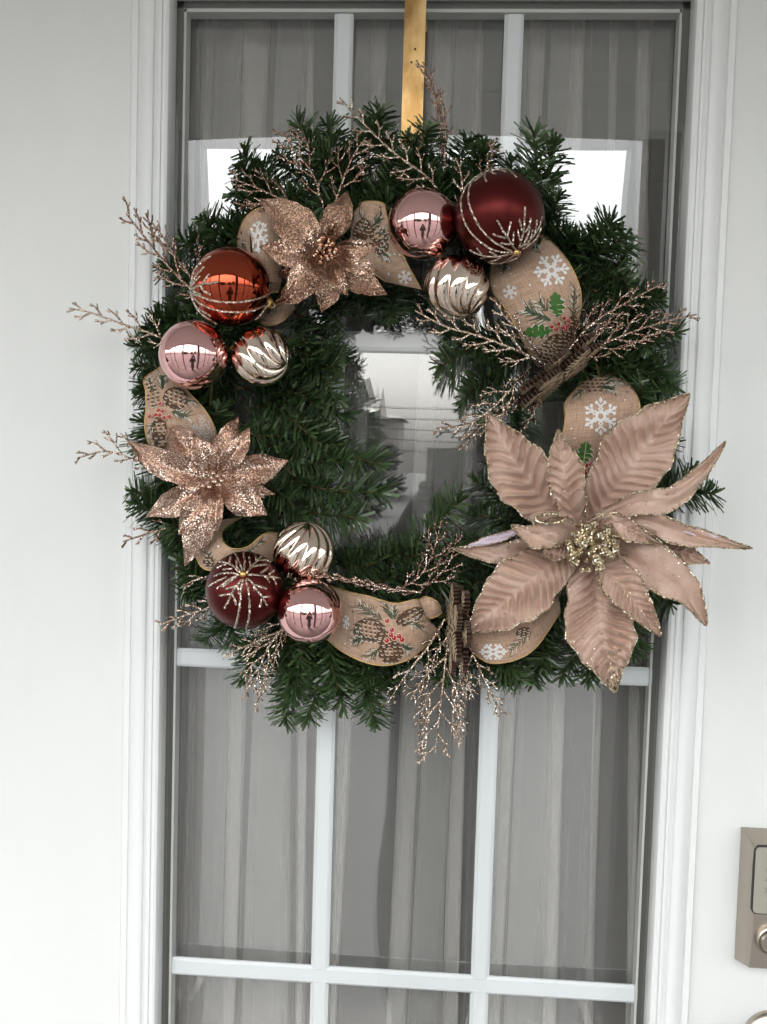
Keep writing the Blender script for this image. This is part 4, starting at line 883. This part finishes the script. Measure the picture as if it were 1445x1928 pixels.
pa(ZA, fA, [(820,500,.115),(930,590,.118),(1060,670,.112),(1192,742,.105)], 80, 84, fold=.12, seed=7)
pa(ZA, fA, [(780,500,.120),(790,620,.125),(780,740,.120),(738,862,.110)], 86, 88, fold=.15, seed=8)
pa(ZA, fA, [(790,480,.135),(830,570,.150),(870,660,.155),(924,752,.150)], 52, 60, fold=.3, seed=9)
pa(ZA, fA, [(760,490,.135),(680,560,.150),(590,640,.155),(500,740,.150)], 84, 82, fold=.22, seed=10)
pa(ZA, fA, [(740,560,.110),(650,650,.115),(540,730,.110),(420,802,.100)], 78, 72, fold=.10, seed=11)
pa(ZA, fA, [(600,540,.105),(530,590,.105),(480,600,.10),(440,612,.095)], 40, 40, fold=.05, seed=12)
BRZ = glitter('bronze_bead', (0.10,0.04,0.02), (0.36,0.19,0.12), (.8,.6,.45), .003, .5, .22)
def beads(fl, zz, L, m, d0, name='stamen', el=1.0):
    for k, (x, y, r_) in enumerate(L):
        c = P(*zz([(x,y)])[0], d0+random.uniform(-.004,.006)); rr = r_/zz.k/1750; bm = bmesh.new(); bmesh.ops.create_icosphere(bm, subdivisions=2, radius=rr)
        for v in bm.verts: v.co *= 1+random.uniform(-.14,.14); v.co.z *= el
        me = bpy.data.meshes.new(name); bm.to_mesh(me); bm.free(); me.materials.append(m)
        o = bpy.data.objects.new(name, me); COL.objects.link(o); o.parent = fl; o.location = Vector(c.tolist())-fl.location; o.rotation_euler = (0, random.uniform(-.8,.8), 0)
        for f in me.polygons: f.use_smooth = True
beads(fA, ZA, [(745,360,26),(790,368,24),(735,405,24),(770,415,26),(810,400,22),(720,440,20),(760,455,24),(800,445,24),(840,440,20),(780,485,20),(740,485,18),(815,480,18),(720,375,18),(700,470,15),(845,470,17),(735,520,14)], BRZ, .152, el=1.35)
fB = thing('glitter_flower', 'rose gold glitter flower at the left of the wreath with pointed petals', 'flower', P(404,901,.13), 'glitter fabric flowers on the wreath')
pa(ZF, fB, [(730,1000,.115),(520,960,.122),(250,850,.120),(4,678,.105)], 108, 118, fold=.20, ribs=0, seed=21, rip=.004)
pa(ZF, fB, [(720,960,.115),(600,830,.118),(440,660,.112),(330,490,.095)], 125, 118, fold=.16, seed=22, rip=.004)
pa(ZF, fB, [(730,950,.135),(680,840,.146),(620,730,.150),(556,636,.148)], 88, 84, fold=.25, seed=23)
pa(ZF, fB, [(750,950,.110),(800,800,.112),(870,620,.108),(943,470,.095)], 92, 100, fold=-.12, seed=24, rip=.003)
pa(ZF, fB, [(790,940,.135),(880,820,.148),(960,700,.150),(1042,564,.146)], 78, 88, fold=.30, seed=25)
pa(ZF, fB, [(770,980,.120),(940,940,.134),(1150,900,.132),(1370,846,.122)], 110, 135, fold=.18, seed=26, rip=.004)
pa(ZF, fB, [(800,1040,.105),(940,1085,.108),(1100,1110,.105),(1262,1128,.095)], 70, 66, fold=.10, seed=27)
pa(ZF, fB, [(770,1020,.120),(900,1110,.134),(1040,1210,.136),(1188,1306,.128)], 126, 132, fold=.20, seed=28, rip=.004)
pa(ZF, fB, [(750,1060,.130),(755,1180,.146),(755,1320,.150),(768,1462,.144)], 58, 70, fold=.32, seed=29)
pa(ZF, fB, [(735,1050,.110),(680,1260,.116),(590,1500,.112),(488,1744,.098)], 118, 124, fold=.16, seed=30, rip=.004)
pa(ZF, fB, [(720,1040,.118),(560,1130,.126),(370,1220,.124),(160,1320,.112)], 112, 112, fold=.22, seed=31, rip=.004)
pa(ZF, fB, [(720,1050,.130),(630,1190,.146),(530,1330,.150),(438,1480,.145)], 88, 96, fold=.22, seed=32)
beads(fB, ZF, [(720,985,26),(770,975,24),(800,1010,26),(745,1020,24),(690,1030,22),(780,1050,24),(650,1060,18),(820,970,18),(735,950,18),(700,1065,20)], M['rose_glitter'], .140, el=1.0)
# the big velvet flower
fC = thing('velvet_flower', 'large blush velvet flower with gold glitter edges at lower right', 'flower', P(1112,1028,.13))
VM = [M['velvet'], M['lavender']]
def pv(pts, hl, hr, **k):
    k.setdefault('edge', M['gold_glitter']); k.setdefault('flakes', 380); k.setdefault('crumple', .0022); k.setdefault('jag', .06); k.setdefault('ribs', 14); k.setdefault('nu', 84); k.setdefault('nv', 33); k.setdefault('prof', 'velvet')
    return petal(fC, ZV(pts), ZV.r(hl), ZV.r(hr), VM, **k)
pv([(600,760,.095),(450,610,.115),(300,420,.125),(170,188,.120)], 150, 128, fold=.14, ribs=13, seed=41, amp=.0013)                       # upper left
pv([(610,760,.095),(760,560,.120),(930,320,.125),(1118,102,.118)], 170, 150, fold=.14, ribs=17, seed=43, amp=.0012)                       # upper right
pv([(660,830,.100),(680,1010,.122),(720,1240,.128),(768,1502,.118)], 150, 172, fold=.14, ribs=16, seed=49, tipg=420, amp=.0014)           # bottom
pv([(600,800,.105),(430,930,.130),(250,1080,.132),(72,1224,.120)], 150, 145, fold=.12, ribs=16, seed=50, amp=.0014)                        # lower left
pv([(560,790,.100),(330,850,.110),(150,850,.112),(6,828,.105)], 58, 62, fold=.10, ribs=0, seed=51, prof='slim')
petal(fC, ZV([(330,740,.118),(230,775,.121),(140,800,.119),(60,824,.112)]), ZV.r(22), ZV.r(20), [M['lavender'], M['velvet']], prof='slim', fold=.1, edge=M['gold_glitter'], seed=52, label='petal turned over to its lavender back')
pv([(690,800,.112),(840,880,.135),(1000,960,.142),(1110,1050,.140),(1198,1188,.128)], 120, 88, fold=.20, ribs=0, seed=47, prof='slim', rip=.005)
pv([(650,830,.118),(770,970,.142),(880,1110,.146),(982,1240,.136)], 98, 78, fold=.24, ribs=13, seed=48, amp=.001, prof='slim')
pv([(680,790,.112),(850,800,.130),(1020,835,.132),(1110,850,.130),(1214,898,.122)], 62, 92, fold=.12, ribs=11, seed=46, amp=.0012)
pv([(690,740,.120),(900,700,.148),(1080,760,.152),(1250,795,.146),(1412,828,.132)], 52, 56, fold=.30, ribs=0, seed=45, prof='slim', rip=.005)
petal(fC, ZV([(1060,735,.150),(1130,748,.152),(1190,762,.150),(1260,778,.148)]), ZV.r(18), ZV.r(18), [M['lavender'], M['velvet']], prof='slim', fold=.1, seed=53, label='petal turned over to its lavender back')
pv([(640,720,.122),(850,620,.150),(1030,590,.158),(1170,470,.156),(1286,328,.142)], 52, 62, fold=.30, ribs=0, seed=44, prof='slim', rip=.006)
pv([(600,740,.122),(550,590,.152),(520,430,.158),(500,272,.150)], 78, 96, fold=.28, ribs=10, amp=.0008, seed=42)
pv([(610,760,.130),(500,740,.155),(390,760,.160),(282,722,.150)], 80, 58, fold=.30, ribs=0, seed=54, prof='slim', rip=.006)
# its upper edge rolls over into a small tube
m_ = MB(); G = []
for i in range(26):
    a = i/25*2*math.pi*.92; cx0, cy0 = 462, 688
    G.append([P(*ZV([(cx0+math.cos(a)*(66+8*k), cy0+math.sin(a)*(22+2*k)+k*5-k*k*1.5)])[0], .172-.007*k) for k in range(5)])
m_.grid(np.array(G)); ro = m_.build('petal', [M['velvet']], fC); m2 = MB(); m2.tube([g[0] for g in G], .0012, 5, jit=.4); m2.build('glitter_edge', M['gold_glitter'], ro)
pv([(640,770,.130),(740,700,.160),(850,745,.166),(990,806,.150)], 44, 62, fold=.28, ribs=8, amp=.0008, seed=55, prof='slim')
pv([(600,790,.128),(520,830,.150),(450,850,.155),(430,868,.150)], 46, 40, fold=.2, ribs=8, amp=.0010, seed=56, flakes=40)
random.seed(11); L = []
for k in range(74):
    a = random.random()*6.28; q = math.sqrt(random.random()); L.append((655+118*q*math.cos(a)+10*math.sin(a), 820+112*q*math.sin(a)-18*math.cos(a), random.uniform(11,19)))
beads(fC, ZV, L, M['gold_glitter'], .160, el=1.2)

# ------------------------------------------------------------------ glitter sprigs
def gtube(pts, r0, r1, m, name, parent):
    """glitter-crusted twig through photo points (x, y, depth)"""
    n = max(6, int(sum(math.dist(pts[i][:2], pts[i+1][:2]) for i in range(len(pts)-1))/1.9)); c = catmull(pts, n); q = Pv(c[:,0], c[:,1], c[:,2])
    rr = np.linspace(r0, r1, n)*.98*(1+.18*(RNG.random(n)-.5)); rr[-1] *= .6; m.tube(q, rr, 5, jit=.17)
GRP = 'glittery cedar sprigs tucked into the wreath'
def sprig(label, spine, mt_, tl=70, sp=17, ang=42, f0=.15, seed=0, sub=1.0, fat=1.0, wob=.010, bias=0, cone=.75):
    r = random.Random(seed); e = thing('glitter_sprig', label, 'sprig', P(*spine[0]), GRP)
    L = sum(math.dist(spine[i][:2], spine[i+1][:2]) for i in range(len(spine)-1)); c = catmull(spine, 120)
    m_ = MB(); gtube(spine, .00155*fat, .0009*fat, m_, 'stem', e); m_.build('stem', mt_, e)
    s, k = L*f0, 0
    while s < L*.985:
        u = s/L; i = min(int(u*119), 118); p = c[i]; dx, dy = c[i+1][:2]-c[i][:2]; h = math.atan2(dy, dx); g = 1 if k%2 else -1
        env = (min(1, .45+u/.3*.55))*(1-u*cone); l = tl*env*r.uniform(.75,1.15)*(1+bias*g); a = h+g*math.radians(ang*r.uniform(.8,1.2)); a1 = a-g*math.radians(r.uniform(8,24))
        dz = r.uniform(-wob, wob)
        q1 = (p[0]+l*.5*math.cos(a), p[1]+l*.5*math.sin(a), p[2]+dz*.5); q2 = (q1[0]+l*.5*math.cos(a1), q1[1]+l*.5*math.sin(a1), p[2]+dz)
        m_ = MB(); gtube([tuple(p), q1, q2], .00125*fat, .00085*fat, m_, 'twig', e)
        nsub = int(l/(14)*sub)
        for j in range(nsub):                                     # forked tips
            v = .30+.62*(j+.5)/max(1,nsub); cx = [p[w_]+(q1[w_]-p[w_])*min(1,v*2) if v < .5 else q1[w_]+(q2[w_]-q1[w_])*(v*2-1) for w_ in range(3)]
            gg = 1 if (j+k)%2 else -1; b_ = (a if v < .5 else a1)+gg*math.radians(r.uniform(28,46)); ll = l*.38*(1.15-v*.7)*r.uniform(.7,1.2)
            if ll < 6: ll = 6
            gtube([tuple(cx), (cx[0]+ll*.5*math.cos(b_), cx[1]+ll*.5*math.sin(b_), cx[2]+r.uniform(-.002,.003)), (cx[0]+ll*math.cos(b_-gg*.15), cx[1]+ll*math.sin(b_-gg*.15), cx[2]+r.uniform(-.004,.006))], .0010*fat, .0008*fat, m_, '', None)
        m_.build('twig', mt_, e)
        s += sp*.95*r.uniform(.8,1.2); k += 1
    return e
BR, GO = M['sprig_bronze'], M['sprig_gold']
sprig('upright bronze sprig fanning out above the bronze glitter flower', [(610,392,.075),(590,330,.085),(560,290,.09),(532,246,.09)], BR, 98, 18, 36, .15, 1)
sprig('bronze sprig leaning left above the bronze glitter flower', [(575,395,.08),(530,375,.085),(480,352,.08),(434,335,.075)], BR, 84, 17, 36, .1, 2)
sprig('bronze sprig leaning right behind the bronze glitter flower', [(630,385,.075),(650,330,.08),(668,290,.085),(690,258,.085)], BR, 90, 17, 38, .1, 3)
sprig('low bronze sprig pointing left beside the first ribbon loop', [(560,400,.085),(510,385,.085),(460,386,.08),(440,380,.075)], BR, 36, 15, 32, .1, 4)
sprig('long champagne sprig rising left from the top pink bauble', [(842,378,.080),(800,330,.095),(745,290,.10),(690,238,.095),(640,184,.085)], GO, 74, 19, 44, .1, 5)
sprig('narrow bronze sprig standing straight up beside the brass hanger', [(838,320,.065),(836,260,.07),(828,200,.07),(806,145,.065)], BR, 74, 20, 13, .12, 6, .5, 1, .006, 0, .35)
sprig('short bronze sprig showing above the largest burgundy bauble', [(905,370,.075),(912,330,.08),(925,295,.085),(930,262,.085)], BR, 48, 15, 30, .1, 7)
sprig('short champagne sprig between the top pink and largest burgundy baubles', [(865,395,.085),(870,360,.09),(868,325,.09),(858,296,.085)], GO, 44, 15, 36, .1, 8)
sprig('bronze sprig reaching up left of the copper bauble', [(398,575,.08),(350,535,.088),(308,490,.085),(268,440,.08),(238,402,.075)], BR, 112, 19, 32, .1, 9, 1, 1.05, .01, .25)
sprig('short bronze sprig standing behind the copper bauble', [(385,520,.075),(375,495,.078),(376,470,.08),(372,445,.075)], BR, 34, 14, 26, .1, 10)
sprig('champagne sprig reaching far left beside the left pink bauble', [(335,655,.08),(290,630,.09),(230,610,.085),(175,590,.08),(130,580,.075)], GO, 74, 19, 38, .1, 11)
sprig('champagne sprig pointing left above the rose gold flower', [(290,885,.075),(250,865,.085),(200,850,.085),(146,862,.08)], GO, 72, 17, 40, .1, 12, 1, 1, .01, .3)
sprig('small bronze sprig poking out below left of the rose gold flower', [(345,985,.07),(310,995,.08),(268,1008,.08),(232,1020,.075)], BR, 58, 17, 40, .1, 13)
sprig('champagne sprig pointing left under the starred burgundy bauble', [(430,1125,.075),(390,1145,.085),(345,1160,.085),(298,1178,.08)], GO, 62, 16, 38, .1, 14)
sprig('small champagne sprig left of the starred burgundy bauble', [(400,1085,.075),(380,1088,.08),(360,1096,.08),(345,1110,.075)], GO, 30, 13, 34, .1, 15)
sprig('dense champagne sprig drooping below the starred burgundy bauble', [(560,1150,.085),(530,1185,.09),(500,1230,.088),(478,1300,.08)], GO, 92, 13, 30, .1, 16, 1.0, 1, .012, 0, .55)
sprig('champagne sprig trailing left over the white grille bar', [(530,1195,.08),(490,1208,.085),(450,1222,.08),(420,1242,.075)], GO, 36, 14, 38, .1, 17)
sprig('largest champagne sprig fanning down below the wooden snowflake', [(850,1150,.080),(842,1220,.095),(832,1310,.10),(820,1418,.09)], GO, 128, 21, 38, .12, 18, 1.1, 1, .012, 0, .62)
sprig('champagne sprig fanning down left of the upright wooden snowflake', [(838,1165,.085),(805,1220,.095),(765,1270,.095),(728,1328,.085)], GO, 62, 19, 40, .15, 19)
sprig('champagne sprig fanning down right of the upright wooden snowflake', [(868,1170,.085),(890,1230,.09),(918,1290,.09),(946,1345,.08)], GO, 76, 19, 36, .1, 20)
sprig('bronze sprig rising from behind the bottom ribbon', [(745,1115,.085),(790,1085,.095),(815,1040,.10),(832,980,.095)], BR, 78, 16, 34, .12, 21, 1.1)
sprig('second bronze sprig leaning toward the velvet flower', [(790,1115,.085),(825,1085,.095),(850,1050,.10),(862,1005,.095)], BR, 58, 15, 34, .12, 22)
sprig('flat bronze sprig lying across the bottom ribbon', [(795,1115,.100),(730,1108,.112),(660,1092,.125),(562,1080,.135)], BR, 46, 15, 20, .06, 23, .8)
sprig('champagne sprig pointing left over the upper ribbed bauble', [(1035,690,.105),(975,660,.125),(900,632,.135),(840,615,.130),(782,585,.120)], GO, 92, 21, 36, .15, 24, 1, 1.08)
sprig('second champagne sprig curving over the broad ribbon edge', [(1020,668,.105),(985,630,.120),(950,595,.125),(930,560,.120)], GO, 50, 16, 34, .1, 25)
sprig('large bronze sprig spreading right from the tilted wooden snowflake', [(1062,690,.090),(1120,655,.105),(1190,625,.105),(1255,605,.095),(1312,592,.085)], BR, 88, 19, 34, .1, 26, 1.1)
sprig('bronze sprig rising right beside the broad ribbon loop', [(1070,660,.090),(1115,610,.105),(1170,575,.105),(1250,532,.095)], BR, 78, 18, 32, .08, 27, 1.1)
sprig('champagne sprig hanging into the open middle of the wreath', [(1000,690,.095),(965,730,.115),(925,770,.12),(880,800,.115),(822,806,.105)], GO, 70, 18, 42, .08, 28)
sprig('small champagne sprig hanging beside the velvet flower top petal', [(985,740,.09),(950,775,.105),(905,805,.11),(862,850,.10)], GO, 52, 16, 34, .1, 29)
sprig('thin bronze sprig under the tilted wooden snowflake', [(1020,740,.085),(1010,765,.09),(998,790,.09),(980,815,.085)], BR, 34, 14, 34, .1, 30)

# ------------------------------------------------------------------ laser-cut wooden snowflakes, both seen nearly edge-on
def wooden(label, c, axis, nrm, R_):
    e = thing('wooden_snowflake', label, 'snowflake', c, 'laser cut wooden snowflakes')
    ax = np.array(axis, float); ax /= np.linalg.norm(ax); nn = np.array(nrm, float); nn -= ax*(nn@ax); nn /= np.linalg.norm(nn); bx = np.cross(nn, ax)
    for lay, z0 in enumerate((0.0, -.0085)):
        m_ = MB(); kk = [0]
        def bar(p, q, w):
            kk[0] += 1; p, q = np.array(p), np.array(q); d = (q-p)/np.linalg.norm(q-p); s = np.array([-d[1], d[0]])*w; dz = .00007*(kk[0]%9)
            poly = [p+s, q+s*.9, q+d*w*.8, q-s*.9, p-s]; z1, zl = z0+dz, z0-.0046-dz
            top = [c+ax*a[0]+bx*a[1]+nn*z1 for a in poly]; bot = [c+ax*a[0]+bx*a[1]+nn*zl for a in poly]; n = len(poly)
            m_.add(top+bot, [tuple(range(n))], 0); o = m_.n-2*n
            m_.f.append(tuple(o+n+i for i in range(n))[::-1]); m_.m.append(1)
            for i in range(n): m_.f.append((o+i,o+n+i,o+n+(i+1)%n,o+(i+1)%n)); m_.m.append(1)
        for i in range(6):
            a = math.radians(60*i+(0 if lay == 0 else 30)); f = lambda u, v: (R_*(u*math.cos(a)-v*math.sin(a)), R_*(u*math.sin(a)+v*math.cos(a)))
            bar(f(.05,0), f(1,0), .0017)
            for j, u in enumerate((.20,.31,.42,.53,.64,.75,.86)):
                l = (.26,.33,.36,.33,.28,.22,.15)[j]
                for g in (1,-1): bar(f(u,0), f(u+l*.62,l*.78*g), .00125)
        m_.build('plate', [M['wood_face'], M['wood_edge']], e, False)
    return e
a, b_ = P(985,768,.10), P(1140,648,.10); c = (a+b_)/2
wooden('tilted brown wooden snowflake between the two right ribbon loops', c, b_-a, np.array([.60,-.15,-.78]), np.linalg.norm(b_-a)/2)
a, b_ = P(852,1098,.105), P(848,1268,.105); c = (a+b_)/2
wooden('upright brown wooden snowflake at the bottom centre of the wreath', c, b_-a, np.array([-.98,-.14,0]), np.linalg.norm(b_-a)/2)
